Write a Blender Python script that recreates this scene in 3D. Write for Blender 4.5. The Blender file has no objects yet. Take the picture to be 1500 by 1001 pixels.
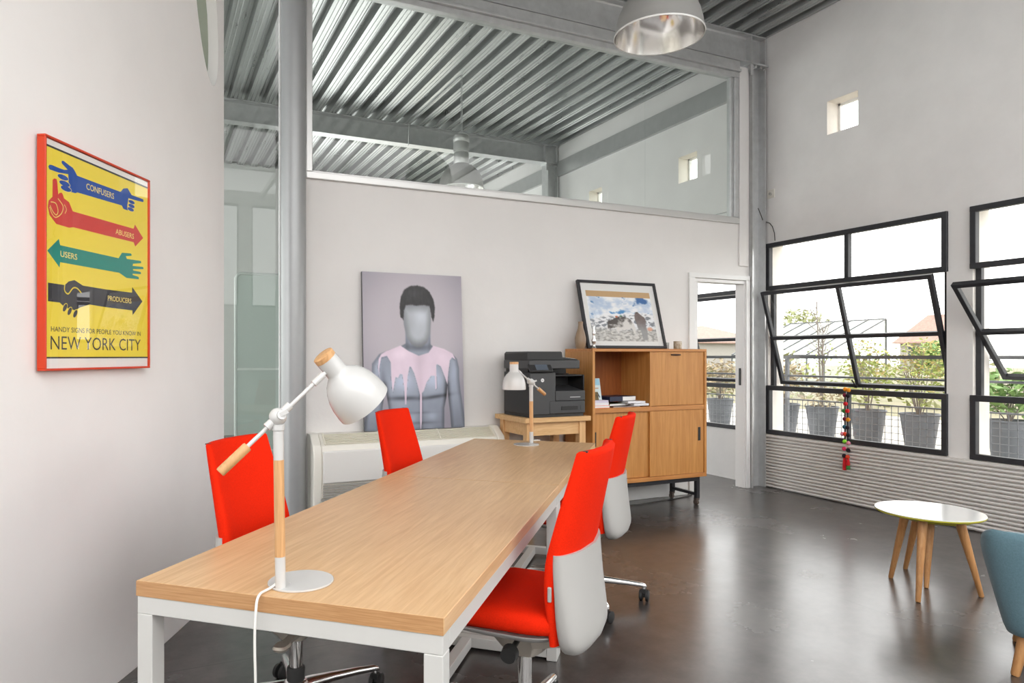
import bpy, math, random
from mathutils import Vector, Matrix, noise
from mathutils.geometry import tessellate_polygon
random.seed(7)
PI = math.pi
R = math.radians
SC = bpy.context.scene
COL = SC.collection

# ------------------------------------------------------------------ mesh builder
class MB:
    def __init__(self):
        self.v = []; self.f = []; self.m = []; self.M = Matrix.Identity(4)
    def add(self, vs, fs, mi=0):
        b = len(self.v)
        self.v.extend((self.M @ Vector(p)) for p in vs)
        for q in fs:
            self.f.append(tuple(b + i for i in q)); self.m.append(mi)
        return self
    def box(self, x0, x1, y0, y1, z0, z1, mi=0):
        vs = [(x0,y0,z0),(x1,y0,z0),(x1,y1,z0),(x0,y1,z0),(x0,y0,z1),(x1,y0,z1),(x1,y1,z1),(x0,y1,z1)]
        return self.add(vs, [(0,3,2,1),(4,5,6,7),(0,1,5,4),(1,2,6,5),(2,3,7,6),(3,0,4,7)], mi)
    def bar(self, p0, p1, w, h, up=(0,0,1), mi=0, taper=1.0):
        p0, p1, up = Vector(p0), Vector(p1), Vector(up)
        d = (p1 - p0).normalized(); s = d.cross(up).normalized(); u = s.cross(d)
        vs = []
        for p, k in ((p0, 1.0), (p1, taper)):
            for a, b in ((-1,-1),(1,-1),(1,1),(-1,1)):
                vs.append(p + s*(a*w/2*k) + u*(b*h/2*k))
        return self.add(vs, [(0,1,2,3),(7,6,5,4),(0,4,5,1),(1,5,6,2),(2,6,7,3),(3,7,4,0)], mi)
    def rings(self, rs, cap=True, mi=0, closed=True):
        n = len(rs[0]); vs = [p for r in rs for p in r]; fs = []
        for i in range(len(rs)-1):
            for j in range(n if closed else n-1):
                k = (j+1) % n
                fs.append((i*n+j, i*n+k, (i+1)*n+k, (i+1)*n+j))
        if cap:
            fs.append(tuple(range(n-1, -1, -1))); fs.append(tuple((len(rs)-1)*n+j for j in range(n)))
        return self.add(vs, fs, mi)
    def tube(self, path, r, n=10, mi=0, cap=True):
        path = [Vector(p) for p in path]; N = len(path)
        rad = r if isinstance(r, (list, tuple)) else [r]*N
        rs = []; ref = None
        for i, p in enumerate(path):
            t = (path[min(i+1,N-1)] - path[max(i-1,0)]).normalized()
            if ref is None:
                ref = Vector((0,0,1)) if abs(t.z) < .9 else Vector((1,0,0))
            s = t.cross(ref).normalized(); u = s.cross(t).normalized(); ref = u
            rs.append([p + (s*math.cos(2*PI*k/n) + u*math.sin(2*PI*k/n))*rad[i] for k in range(n)])
        return self.rings(rs, cap, mi)
    def cyl(self, p0, p1, r0, r1=None, n=20, mi=0):
        return self.tube([p0, p1], [r0, r0 if r1 is None else r1], n, mi)
    def lathe(self, prof, n=32, mi=0, cap=False, c=(0,0,0), axis=None):
        c = Vector(c)
        q = Vector((0,0,1)).rotation_difference(Vector(axis)).to_matrix() if axis is not None else Matrix.Identity(3)
        rs = [[c + q @ Vector((r*math.cos(2*PI*k/n), r*math.sin(2*PI*k/n), z)) for k in range(n)] for r, z in prof]
        return self.rings(rs, cap, mi)
    def prism(self, poly, f, d, mi=0):
        """poly: 2D points, f(u,v) -> 3D, d: thickness vector"""
        d = Vector(d); n = len(poly)
        a = [Vector(f(*p)) for p in poly]
        tri = tessellate_polygon([[Vector((p[0],p[1],0)) for p in poly]])
        vs = a + [p + d for p in a]
        fs = [tuple(t) for t in tri] + [tuple(n+i for i in reversed(t)) for t in tri]
        fs += [(i, (i+1)%n, n+(i+1)%n, n+i) for i in range(n)]
        return self.add(vs, fs, mi)
    def poly(self, poly, f, mi=0):
        tri = tessellate_polygon([[Vector((p[0],p[1],0)) for p in poly]])
        return self.add([f(*p) for p in poly], [tuple(t) for t in tri], mi)
    def ball(self, c, r, n=12, mi=0, sc=(1,1,1)):
        c = Vector(c); rs = []
        for i in range(n//2+1):
            a = -PI/2 + PI*i/(n//2); rr = max(math.cos(a), .02)*r
            rs.append([c + Vector((rr*math.cos(2*PI*k/n)*sc[0], rr*math.sin(2*PI*k/n)*sc[1], r*math.sin(a)*sc[2])) for k in range(n)])
        return self.rings(rs, True, mi)
    def build(self, name, mats, parent=None, bevel=0, seg=2, smooth=35, loc=None, recalc=True):
        me = bpy.data.meshes.new(name)
        me.from_pydata([tuple(p) for p in self.v], [], self.f)
        for m in (mats if isinstance(mats, (list, tuple)) else [mats]): me.materials.append(m)
        me.polygons.foreach_set('material_index', self.m)
        if recalc:
            import bmesh
            b = bmesh.new(); b.from_mesh(me); bmesh.ops.recalc_face_normals(b, faces=b.faces); b.to_mesh(me); b.free()
        if smooth:
            me.polygons.foreach_set('use_smooth', [True]*len(me.polygons))
            me.set_sharp_from_angle(angle=R(smooth))
        me.update()
        o = bpy.data.objects.new(name, me); COL.objects.link(o)
        if parent is not None: o.parent = parent
        if loc is not None: o.location = loc
        if bevel:
            md = o.modifiers.new('bevel', 'BEVEL'); md.width = bevel; md.segments = seg; md.limit_method = 'ANGLE'; md.angle_limit = R(40)
            md.harden_normals = False
        return o

def sup(w, d, n=28, p=.55, cx=0, cy=0, z=0):
    """superellipse ring in xy"""
    out = []
    for k in range(n):
        a = 2*PI*k/n; ca, sa = math.cos(a), math.sin(a)
        out.append((cx + w*math.copysign(abs(ca)**p, ca), cy + d*math.copysign(abs(sa)**p, sa), z))
    return out

def thing(name, label, cat, loc=(0,0,0), rz=0, group=None):
    o = bpy.data.objects.new(name, None); COL.objects.link(o)
    o.empty_display_size = .1
    o.location = loc; o.rotation_euler = (0,0,rz); o['label'] = label; o['category'] = cat
    if group: o['group'] = group
    return o
def tag(o, label, cat, group=None, kind=None):
    o['label'] = label; o['category'] = cat
    if group: o['group'] = group
    if kind: o['kind'] = kind
    return o
def struct(o): o['kind'] = 'structure'; return o
def dup(root, loc, rz=None, label=None, group=None):
    r = root.copy(); COL.objects.link(r); r.location = loc
    if rz is not None: r.rotation_euler = (0,0,rz)
    if label: r['label'] = label
    if group: r['group'] = group
    for ch in list(root.children):
        c = ch.copy(); COL.objects.link(c); c.parent = r
        for g in list(ch.children):
            d = g.copy(); COL.objects.link(d); d.parent = c
    return r

# ------------------------------------------------------------------ materials
def mat(name, col, rough=.5, metal=0, var=0, scale=8, bump=0, bscale=60, spec=.5, coat=0, stretch=None, col2=None, rvar=0, sheen=0):
    m = bpy.data.materials.new(name); m.use_nodes = True
    nt = m.node_tree; N = nt.nodes; L = nt.links; b = N['Principled BSDF']
    b.inputs['Base Color'].default_value = (*col, 1); b.inputs['Roughness'].default_value = rough; b.inputs['Metallic'].default_value = metal
    b.inputs['Specular IOR Level'].default_value = spec
    if coat: b.inputs['Coat Weight'].default_value = coat; b.inputs['Coat Roughness'].default_value = .08
    if sheen: b.inputs['Sheen Weight'].default_value = sheen
    tc = N.new('ShaderNodeTexCoord'); mp = N.new('ShaderNodeMapping'); L.new(tc.outputs['Object'], mp.inputs['Vector'])
    if stretch: mp.inputs['Scale'].default_value = stretch
    if var or col2 or rvar:
        n = N.new('ShaderNodeTexNoise'); n.inputs['Scale'].default_value = scale; n.inputs['Detail'].default_value = 6; n.inputs['Roughness'].default_value = .6
        L.new(mp.outputs['Vector'], n.inputs['Vector'])
        r = N.new('ShaderNodeValToRGB'); L.new(n.outputs['Fac'], r.inputs['Fac'])
        c2 = col2 if col2 else tuple(max(0, c*(1-var)) for c in col)
        c1 = col if col2 else tuple(min(1, c*(1+var*.5)) for c in col)
        r.color_ramp.elements[0].position = .32; r.color_ramp.elements[1].position = .68
        r.color_ramp.elements[0].color = (*c2, 1); r.color_ramp.elements[1].color = (*c1, 1)
        L.new(r.outputs['Color'], b.inputs['Base Color'])
        if rvar:
            mr = N.new('ShaderNodeMapRange'); mr.inputs['To Min'].default_value = rough-rvar; mr.inputs['To Max'].default_value = rough+rvar
            mr.inputs['From Min'].default_value = .3; mr.inputs['From Max'].default_value = .7
            L.new(n.outputs['Fac'], mr.inputs['Value']); L.new(mr.outputs['Result'], b.inputs['Roughness'])
    if bump:
        n2 = N.new('ShaderNodeTexNoise'); n2.inputs['Scale'].default_value = bscale; n2.inputs['Detail'].default_value = 3
        L.new(mp.outputs['Vector'], n2.inputs['Vector'])
        bp = N.new('ShaderNodeBump'); bp.inputs['Strength'].default_value = bump; bp.inputs['Distance'].default_value = .01
        L.new(n2.outputs['Fac'], bp.inputs['Height']); L.new(bp.outputs['Normal'], b.inputs['Normal'])
    return m

def wood(name, c1, c2, stretch, scale=6, rough=.45):
    """grain runs along the axis whose stretch factor is small"""
    m = mat(name, c1, rough, 0, .1, scale, stretch=stretch, col2=c2, bump=.04, bscale=scale*4)
    nt = m.node_tree; N = nt.nodes; L = nt.links
    ns = [n for n in N if n.type == 'TEX_NOISE']
    for n in ns: n.inputs['Distortion'].default_value = .6
    return m

def glass_mat(name, tint=(1,1,1), refl=1.0, rough=0.0, haze=0, hazecol=(.9,.9,.9), ior=1.5):
    m = bpy.data.materials.new(name); m.use_nodes = True
    nt = m.node_tree; N = nt.nodes; L = nt.links
    N.remove(N['Principled BSDF']); out = N['Material Output']
    t = N.new('ShaderNodeBsdfTransparent'); t.inputs['Color'].default_value = (*tint, 1)
    g = N.new('ShaderNodeBsdfGlossy'); g.inputs['Roughness'].default_value = rough; g.inputs['Color'].default_value = (refl, refl, refl, 1)
    fr = N.new('ShaderNodeFresnel'); fr.inputs['IOR'].default_value = ior
    geo = N.new('ShaderNodeNewGeometry')
    inv = N.new('ShaderNodeMath'); inv.operation = 'SUBTRACT'; inv.inputs[0].default_value = 1; L.new(geo.outputs['Backfacing'], inv.inputs[1])
    mul = N.new('ShaderNodeMath'); mul.operation = 'MULTIPLY'; L.new(fr.outputs[0], mul.inputs[0]); L.new(inv.outputs[0], mul.inputs[1])
    mx = N.new('ShaderNodeMixShader'); L.new(mul.outputs[0], mx.inputs[0]); L.new(t.outputs[0], mx.inputs[1]); L.new(g.outputs[0], mx.inputs[2])
    last = mx
    if haze:
        df = N.new('ShaderNodeBsdfTranslucent'); df.inputs['Color'].default_value = (*hazecol, 1)
        d2 = N.new('ShaderNodeBsdfDiffuse'); d2.inputs['Color'].default_value = (*hazecol, 1)
        ms = N.new('ShaderNodeMixShader'); ms.inputs[0].default_value = .5; L.new(df.outputs[0], ms.inputs[1]); L.new(d2.outputs[0], ms.inputs[2])
        m2 = N.new('ShaderNodeMixShader'); m2.inputs[0].default_value = haze; L.new(mx.outputs[0], m2.inputs[1]); L.new(ms.outputs[0], m2.inputs[2]); last = m2
    L.new(last.outputs[0], out.inputs['Surface'])
    return m

def vcol_mat(name, rough=.5, spec=.4):
    m = mat(name, (1,1,1), rough, spec=spec); nt = m.node_tree
    a = nt.nodes.new('ShaderNodeAttribute'); a.attribute_name = 'Print'
    nt.links.new(a.outputs['Color'], nt.nodes['Principled BSDF'].inputs['Base Color'])
    return m

def s2l(r, g, b):
    f = lambda c: (c/255/12.92) if c/255 <= .04045 else ((c/255+.055)/1.055)**2.4
    return (f(r), f(g), f(b))

M = {}
M['plaster'] = mat('white_plaster', (.80,.785,.77), .85, var=.035, scale=1.6, bump=.12, bscale=18)
M['plaster_right'] = mat('white_plaster_window_wall', (.86,.85,.835), .85, var=.05, scale=2.2, bump=.2, bscale=12)
M['plaster_out'] = mat('outer_reveal_plaster', (.86,.82,.76), .85, var=.08, scale=6)
M['paint_white'] = mat('white_gloss_paint', (.80,.80,.79), .4)
M['white_metal'] = mat('white_powder_coat', (.58,.58,.56), .38)
M['lamp_white'] = mat('white_lacquer', (.58,.58,.57), .22, coat=.3)
M['plastic_white'] = mat('white_plastic', (.43,.425,.41), .4); M['ac_white'] = mat('air_conditioner_white', (.84,.83,.80), .3)
M['plastic_cream'] = mat('cream_plastic', (.82,.80,.73), .42)
M['grille_cream'] = mat('cream_grille', (.76,.73,.62), .5)
M['grille_dark'] = mat('grey_louvre', (.40,.39,.36), .5)
M['red'] = mat('red_wool', (.80,.022,.0035), .85, var=.10, scale=240, bump=.18, bscale=500, spec=.08)
M['grey_plastic'] = mat('grey_plastic', (.45,.44,.41), .45)
M['taupe_metal'] = mat('taupe_cast_aluminium', (.50,.46,.40), .38, .55)
M['alu'] = mat('polished_aluminium', (.80,.80,.80), .16, 1.0)
M['chrome'] = mat('chrome', (.62,.61,.60), .1, 1.0)
M['black'] = mat('black_plastic', (.012,.012,.012), .4)
M['rubber'] = mat('dark_rubber', (.02,.02,.02), .6)
M['black_steel'] = mat('black_steel', (.018,.018,.022), .45)
M['frame_steel'] = mat('charcoal_window_steel', (.022,.023,.028), .5, var=.2, scale=20)
M['oak'] = wood('oak_veneer', s2l(205,168,126), s2l(184,145,102), (1.0, 16, 16), 5, .32)
M['oak_edge'] = wood('oak_edge_band', s2l(196,152,106), s2l(168,122,78), (1.0, 1.0, 30), 9, .4)
M['ash'] = wood('ash_wood', s2l(216,170,120), s2l(190,142,92), (20, 20, 1.2), 6, .45)
M['cab_v'] = wood('teak_front', s2l(206,148,84), s2l(184,124,62), (11, 11, .7), 4, .4)
M['cab_h'] = wood('teak_carcass', s2l(204,142,80), s2l(178,114,58), (.8, 11, 11), 4, .42)
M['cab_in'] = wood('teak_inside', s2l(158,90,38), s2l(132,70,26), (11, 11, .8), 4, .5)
M['pine'] = wood('pine_wood', s2l(232,192,140), s2l(212,166,112), (1.0, 9, 9), 5, .5)
M['beech_leg'] = wood('beech_leg', s2l(206,156,104), s2l(180,126,76), (16, 16, 1.0), 6, .45)
M['galv'] = mat('galvanised_steel', (.60,.61,.61), .36, .55, var=.10, scale=14, rvar=.06)
M['galv_light'] = mat('galvanised_paint', (.46,.47,.465), .35, .4, var=.06, scale=10)
M['alu_frame'] = mat('anodised_aluminium', (.66,.66,.65), .35, .5)
M['deck'] = mat('galvanised_deck', (.47,.48,.475), .32, .88, var=.10, scale=3, stretch=(4,.6,1), rvar=.07)
M['clad'] = mat('ribbed_metal_cladding', (.78,.76,.735), .45, .1)
M['print_yellow'] = mat('poster_yellow', (.93,.74,.075), .6, spec=.2)
M['print_white'] = mat('poster_white', s2l(240,238,235), .6)
M['print_blue'] = mat('poster_blue', s2l(10,75,165), .6)
M['print_red'] = mat('poster_red', s2l(214,58,52), .6)
M['print_teal'] = mat('poster_teal', s2l(0,138,124), .6)
M['print_black'] = mat('poster_black', s2l(48,48,56), .6)
M['print_cream'] = mat('poster_cream', s2l(248,226,130), .6)
M['orange_frame'] = mat('orange_lacquer', s2l(206,58,16), .35)
M['glass'] = glass_mat('window_glass', (.985,.99,.985))
M['glass_int'] = glass_mat('interior_glazing', (.93,.955,.94))
M['glass_pic'] = glass_mat('picture_glass', (1,1,1))
M['frost'] = glass_mat('frosted_glass', (.80,.86,.83), .8, .25, .72, (.66,.72,.69))
M['concrete_out'] = mat('terrace_concrete', (.62,.60,.57), .9, var=.12, scale=3)
M['zinc'] = mat('zinc_bucket', (.12,.132,.152), .5, .2, var=.12, scale=9)
M['soil'] = mat('soil', (.09,.06,.045), .95)
M['printer'] = mat('printer_charcoal', (.04,.04,.042), .42)
M['printer2'] = mat('printer_dark', (.020,.020,.021), .5)
M['printer3'] = mat('printer_front_grey', (.052,.053,.056), .4)
M['screen'] = mat('touch_screen', (.10,.12,.15), .15)
M['paper'] = mat('white_paper', (.82,.82,.80), .7)
M['blue_fabric'] = mat('blue_wool', s2l(104,136,148), .85, var=.14, scale=160, bump=.15, bscale=420, spec=.2, sheen=.2)
M['lime'] = mat('lime_edge', s2l(200,196,60), .4)
M['table_white'] = mat('white_laminate', (.82,.82,.80), .12)
M['cable_white'] = mat('white_cable', (.78,.77,.74), .5)
M['cable_black'] = mat('black_cable', (.03,.028,.026), .6)
# ------------------------------------------------------------------ the setting
XR = 5.637; YB = 5.0; ZC = 4.5
LA = R(27); LD = Vector((math.sin(LA), math.cos(LA), 0)); LN = Vector((LD.y, -LD.x, 0)); LP = Vector((-.001, 3.273, 0))

def holed_wall(u0, u1, v0, v1, holes, f, d, mats):
    """a wall with rectangular openings: cells of a grid, thickness vector d"""
    us = sorted({u0, u1, *[h[0] for h in holes], *[h[1] for h in holes]})
    vs = sorted({v0, v1, *[h[2] for h in holes], *[h[3] for h in holes]})
    mb = MB(); d = Vector(d)
    solid = {}
    for i in range(len(us)-1):
        for j in range(len(vs)-1):
            uc, vc = (us[i]+us[i+1])/2, (vs[j]+vs[j+1])/2
            solid[i,j] = not any(h[0] < uc < h[1] and h[2] < vc < h[3] for h in holes)
    for (i,j), s in solid.items():
        if not s: continue
        a = [Vector(f(us[i],vs[j])), Vector(f(us[i+1],vs[j])), Vector(f(us[i+1],vs[j+1])), Vector(f(us[i],vs[j+1]))]
        mb.add(a, [(0,1,2,3)], 0); mb.add([p+d for p in a], [(3,2,1,0)], 1)
        for k, (di,dj) in enumerate(((0,-1),(1,0),(0,1),(-1,0))):
            if not solid.get((i+di,j+dj), False):
                p, q = a[k], a[(k+1)%4]
                mb.add([p, q, q+d, p+d], [(3,2,1,0)], 1)
    return mb, mats

# floor
mb = MB(); mb.box(-6.5, 5.85, -4.2, 12.2, -.12, 0)
M['floor'] = mat('polished_concrete', (.080,.072,.069), .25, var=.1, scale=1.3, col2=(.042,.036,.034), rvar=.05, spec=.85, coat=.35, bump=.006, bscale=3)
M['floor'].node_tree.nodes['Principled BSDF'].inputs['Coat Roughness'].default_value = .3
nt = M['floor'].node_tree; b = nt.nodes['Principled BSDF']
src = b.inputs['Base Color'].links[0].from_socket
n2 = nt.nodes.new('ShaderNodeTexNoise'); n2.inputs['Scale'].default_value = 9; n2.inputs['Detail'].default_value = 8; n2.inputs['Roughness'].default_value = .7
tc = nt.nodes.new('ShaderNodeTexCoord'); nt.links.new(tc.outputs['Object'], n2.inputs['Vector'])
mx = nt.nodes.new('ShaderNodeMix'); mx.data_type = 'RGBA'; mx.blend_type = 'MULTIPLY'; mx.inputs[0].default_value = 1
rr = nt.nodes.new('ShaderNodeValToRGB'); rr.color_ramp.elements[0].position = .3; rr.color_ramp.elements[1].position = .7
rr.color_ramp.elements[0].color = (.62,.62,.63,1); rr.color_ramp.elements[1].color = (1.25,1.22,1.2,1)
nt.links.new(n2.outputs['Fac'], rr.inputs['Fac']); nt.links.new(src, mx.inputs[6]); nt.links.new(rr.outputs['Color'], mx.inputs[7])
# sawn control joints every 3.05 m
sp = nt.nodes.new('ShaderNodeSeparateXYZ'); nt.links.new(tc.outputs['Object'], sp.inputs[0])
def joint(sock, pos):
    s = nt.nodes.new('ShaderNodeMath'); s.operation = 'SUBTRACT'; s.inputs[1].default_value = pos; nt.links.new(sock, s.inputs[0])
    a = nt.nodes.new('ShaderNodeMath'); a.operation = 'ABSOLUTE'; nt.links.new(s.outputs[0], a.inputs[0])
    g = nt.nodes.new('ShaderNodeMath'); g.operation = 'LESS_THAN'; g.inputs[1].default_value = .0035; nt.links.new(a.outputs[0], g.inputs[0])
    return g.outputs[0]
acc = None
for s, pz in ((sp.outputs[1], 3.05), (sp.outputs[0], 3.4), (sp.outputs[1], .0)):
    j = joint(s, pz)
    if acc is None: acc = j
    else:
        mxx = nt.nodes.new('ShaderNodeMath'); mxx.operation = 'MAXIMUM'; nt.links.new(acc, mxx.inputs[0]); nt.links.new(j, mxx.inputs[1]); acc = mxx.outputs[0]
m3 = nt.nodes.new('ShaderNodeMix'); m3.data_type = 'RGBA'; nt.links.new(acc, m3.inputs[0]); nt.links.new(mx.outputs[2], m3.inputs[6]); m3.inputs[7].default_value = (.035,.032,.03,1)
nt.links.new(m3.outputs[2], b.inputs['Base Color'])
struct(mb.build('floor', M['floor'], smooth=0))

# ceiling: trapezoidal steel deck, ribs along Y
mb = MB(); pitch = .206; x = -6.5; prof = []
k = 0
x_start = .918 - .055 - pitch*37
while True:
    x0 = x_start + k*pitch
    if x0 > XR + .2: break
    prof += [(x0, ZC), (x0+.026, ZC), (x0+.031, ZC+.008), (x0+.039, ZC+.008), (x0+.044, ZC), (x0+.068, ZC), (x0+.073, ZC+.008), (x0+.081, ZC+.008), (x0+.086, ZC), (x0+.104, ZC), (x0+.122, ZC+.075), (x0+.146, ZC+.075), (x0+.150,ZC+.068), (x0+.160,ZC+.068), (x0+.164,ZC+.075), (x0+.188, ZC+.075)]
    k += 1
ys = [.2, 12.2]
vs = [(x, y, z) for y in ys for x, z in prof]; n = len(prof)
mb.add(vs, [(i, i+1, n+i+1, n+i) for i in range(n-1)])
# flat cover above the ribs
mb.add([(-6.8,.2,ZC+.1),(5.9,.2,ZC+.1),(5.9,12.2,ZC+.1),(-6.8,12.2,ZC+.1)], [(0,1,2,3)])
struct(mb.build('ceiling', M['deck'], smooth=0, recalc=False))

# unseen rooflight added over the rear of the room to bring in daylight
mb = MB()
for xx in range(-6, 6, 1): mb.box(xx-.03, xx+.03, -4.2, .2, ZC, ZC+.1)
for yy in (-4.2, -2.0, .14): mb.box(-6.5, XR+.2, yy, yy+.06, ZC, ZC+.1)
struct(mb.build('window_18', M['paint_white'], smooth=0))
# window wall
WZ = (.535, 2.436)
wy = [(3.28, 4.955), (1.42, 3.095), (-.44, 1.235), (-2.3, -.625), (5.14, 6.815), (7.0, 8.675), (9.2, 10.875)]
sq = [4.005, 2.15, .3, -1.55, 5.93, 7.72]
holes = [(a, b, *WZ) for a, b in wy] + [(a, a+.30, 3.335, 3.64) for a in sq]
mb, ms = holed_wall(-4.2, 12.2, 0, 4.6, holes, lambda u, v: (XR, u, v), (.21,0,0), None)
struct(mb.build('wall_right', [M['plaster_right'], M['plaster_out']], smooth=0))
# back partition with clerestory above and doorway
mb, ms = holed_wall(1.0, 5.424, 0, 4.15, [(1.0, 5.27, 2.63, 4.15), (4.70, 5.40, -1, 2.06)], lambda u, v: (u, YB, v), (0,.1,0), None)
struct(mb.build('wall_back', [M['plaster'], M['plaster']], smooth=0))
# left wall: a gently bowed wall with a porthole
def wang(u):
    return R(27 - 7.5*(max(-2.4, min(2.0, u)) - .1))
_tab = {}
def wpt(u):
    """point and tangent of the wall face at arc length u"""
    k = round(u*200)
    if k not in _tab:
        p = LP + LD*.1; x = .1; st = .01 if u > .1 else -.01
        n = int(round(abs(u-.1)/.01))
        for i in range(n):
            a = wang(x+st/2); p = p + Vector((math.sin(a), math.cos(a), 0))*st; x += st
        a = wang(x); p = p + Vector((math.sin(a), math.cos(a), 0))*(u-x)
        _tab[k] = (p, Vector((math.sin(a), math.cos(a), 0)))
    return _tab[k]
def wsurf(u, v, off=0):
    p, t = wpt(u); n = Vector((t.y, -t.x, 0)); return p + n*off + Vector((0,0,v))
mb = MB(); U0, U1, T = -7.5, .915, .28
pA, pB, pC, pU, pV = .165, -.084, .42, .605, 3.2
amp = math.hypot(pA, pB); phi = math.atan2(-pB, pA)
def port_v(u, s):
    th = -phi + s*math.acos(max(-1, min(1, (u-pU)/amp))); return pV + pC*math.sin(th)
us = [U0 + (-1.5-U0)*i/12 for i in range(12)] + [-1.5 + (pU-amp+1.5)*i/20 for i in range(20)] + [pU - amp*math.cos(PI*i/28) for i in range(29)] + [U1-.02, U1-.008, U1]
off = lambda u: 0 if u < U1-.021 else (-.003 if u < U1-.005 else -.014)
for a, b in zip(us, us[1:]):
    hole = abs((a+b)/2-pU) < amp
    segs = [(0, 0, ZC, ZC)] if not hole else [(0, 0, *sorted((port_v(a,1),port_v(a,-1)))[:1], *sorted((port_v(b,1),port_v(b,-1)))[:1])]
    if hole:
        la, ha = sorted((port_v(a,1), port_v(a,-1))); lb, hb = sorted((port_v(b,1), port_v(b,-1)))
        segs = [(0, 0, lb, la), (ha, hb, ZC, ZC)]
    for z1_, z2_, z3_, z4_ in segs:
        mb.add([wsurf(a,z1_,off(a)), wsurf(b,z2_,off(b)), wsurf(b,z3_,off(b)), wsurf(a,z4_,off(a))], [(0,1,2,3)])
        mb.add([wsurf(a,z1_,-T), wsurf(b,z2_,-T), wsurf(b,z3_,-T), wsurf(a,z4_,-T)], [(3,2,1,0)])
NR = 48
def port(k, sc=1):
    a = 2*PI*k/NR
    return (pU + sc*(pA*math.cos(a) + pB*math.sin(a)), pV + sc*pC*math.sin(a))
mb.rings([[wsurf(*port(k), o_) for k in range(NR)] for o_ in (0, -T)], cap=False)
mb.add([wsurf(U1,0,-.014), wsurf(U1,ZC,-.014), wsurf(U1,ZC,-T), wsurf(U1,0,-T)], [(0,1,2,3)])
mb.add([wsurf(U0,0), wsurf(U0,ZC), wsurf(U0,ZC,-T), wsurf(U0,0,-T)], [(0,1,2,3)])
M['plaster_left'] = mat('white_plaster_side', (.86,.845,.835), .85, var=.04, scale=1.2, bump=.15, bscale=10)
struct(mb.build('wall_left', M['plaster_left'], smooth=30, recalc=False))
mb = MB(); mb.rings([[wsurf(*port(k,.99), -.055-e) for k in range(NR)] for e in (0,.01)])
g = mb.build('window_8', glass_mat('porthole_glass', (.55,.6,.52), haze=.5, hazecol=(.50,.53,.46)), smooth=0); struct(g)
# far and outer walls
mb, ms = holed_wall(-6.5, XR, 0, 4.6, [(-6.1,-2.2,.3,4.1),(2.2,5.3,.4,3.9)], lambda u, v: (u, 11.8, v), (0,.2,0), None); struct(mb.build('wall_far', mat('white_plaster_far', (.76,.79,.76), .85, var=.02), smooth=0))
mb, ms = holed_wall(-4.2, 12.2, 0, 4.6, [(-3.8,-.4,.12,4.35),(-.1,4.6,.12,4.35),(5.4,8.5,.12,4.35),(8.9,11.6,.12,4.35)], lambda u, v: (-6.5, u, v), (-.2,0,0), None)  # openings added in this unseen wall to let more daylight in
struct(mb.build('wall_outer_left', [M['plaster'], M['plaster']], smooth=0))
# front facade behind the viewpoint: high window bays added to brighten the room
mb, ms = holed_wall(-6.5, XR, 0, 4.6, [(-6.1, -2.4, 2.3, 4.35), (-2.15, 1.55, 2.3, 4.35), (1.8, 5.4, 2.3, 4.35)], lambda u, v: (u, -4.0, v), (0,-.2,0), None)
struct(mb.build('wall_front', [M['plaster'], M['plaster']], smooth=0))
mb = MB()
for a, b in ((-6.1,-2.4), (-2.15,1.55), (1.8,5.4)):
    for q in range(4):
        xx = a + (b-a)*q/3; mb.box(xx-.025, xx+.025, -4.12, -4.07, 2.3, 4.35)
    for zz in (2.32, 4.33): mb.box(a, b, -4.12, -4.07, zz-.02, zz+.02)
struct(mb.build('window_10', M['frame_steel'], smooth=0))
# skirting
mb = MB(); mb.box(1.02, 4.62, YB-.016, YB, 0, .17); struct(mb.build('baseboard_back', M['paint_white'], bevel=.004))
# ribbed metal cladding under the windows
mb = MB(); pr_ = []; z = 0.0
ribs = 17; pitch = .522/ribs
for k in range(ribs):
    z0 = k*pitch
    pr_ += [(.0, z0), (.0, z0+.0085), (.027, z0+.0105), (.030, z0+.014), (.031, z0+.020), (.030, z0+.026), (.027, z0+.0295)]
pr_ += [(.0, .522)]
n = len(pr_)
vs = [(XR-.001-d, y, z) for y in (-4.0, 4.985) for d, z in pr_]
mb.add(vs, [(i, i+1, n+i+1, n+i) for i in range(n-1)])
mb.box(XR-.028, XR+.005, -4.0, 4.985, .522, .53)
struct(mb.build('trim_cladding', M['clad'], smooth=0, recalc=False))

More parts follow.
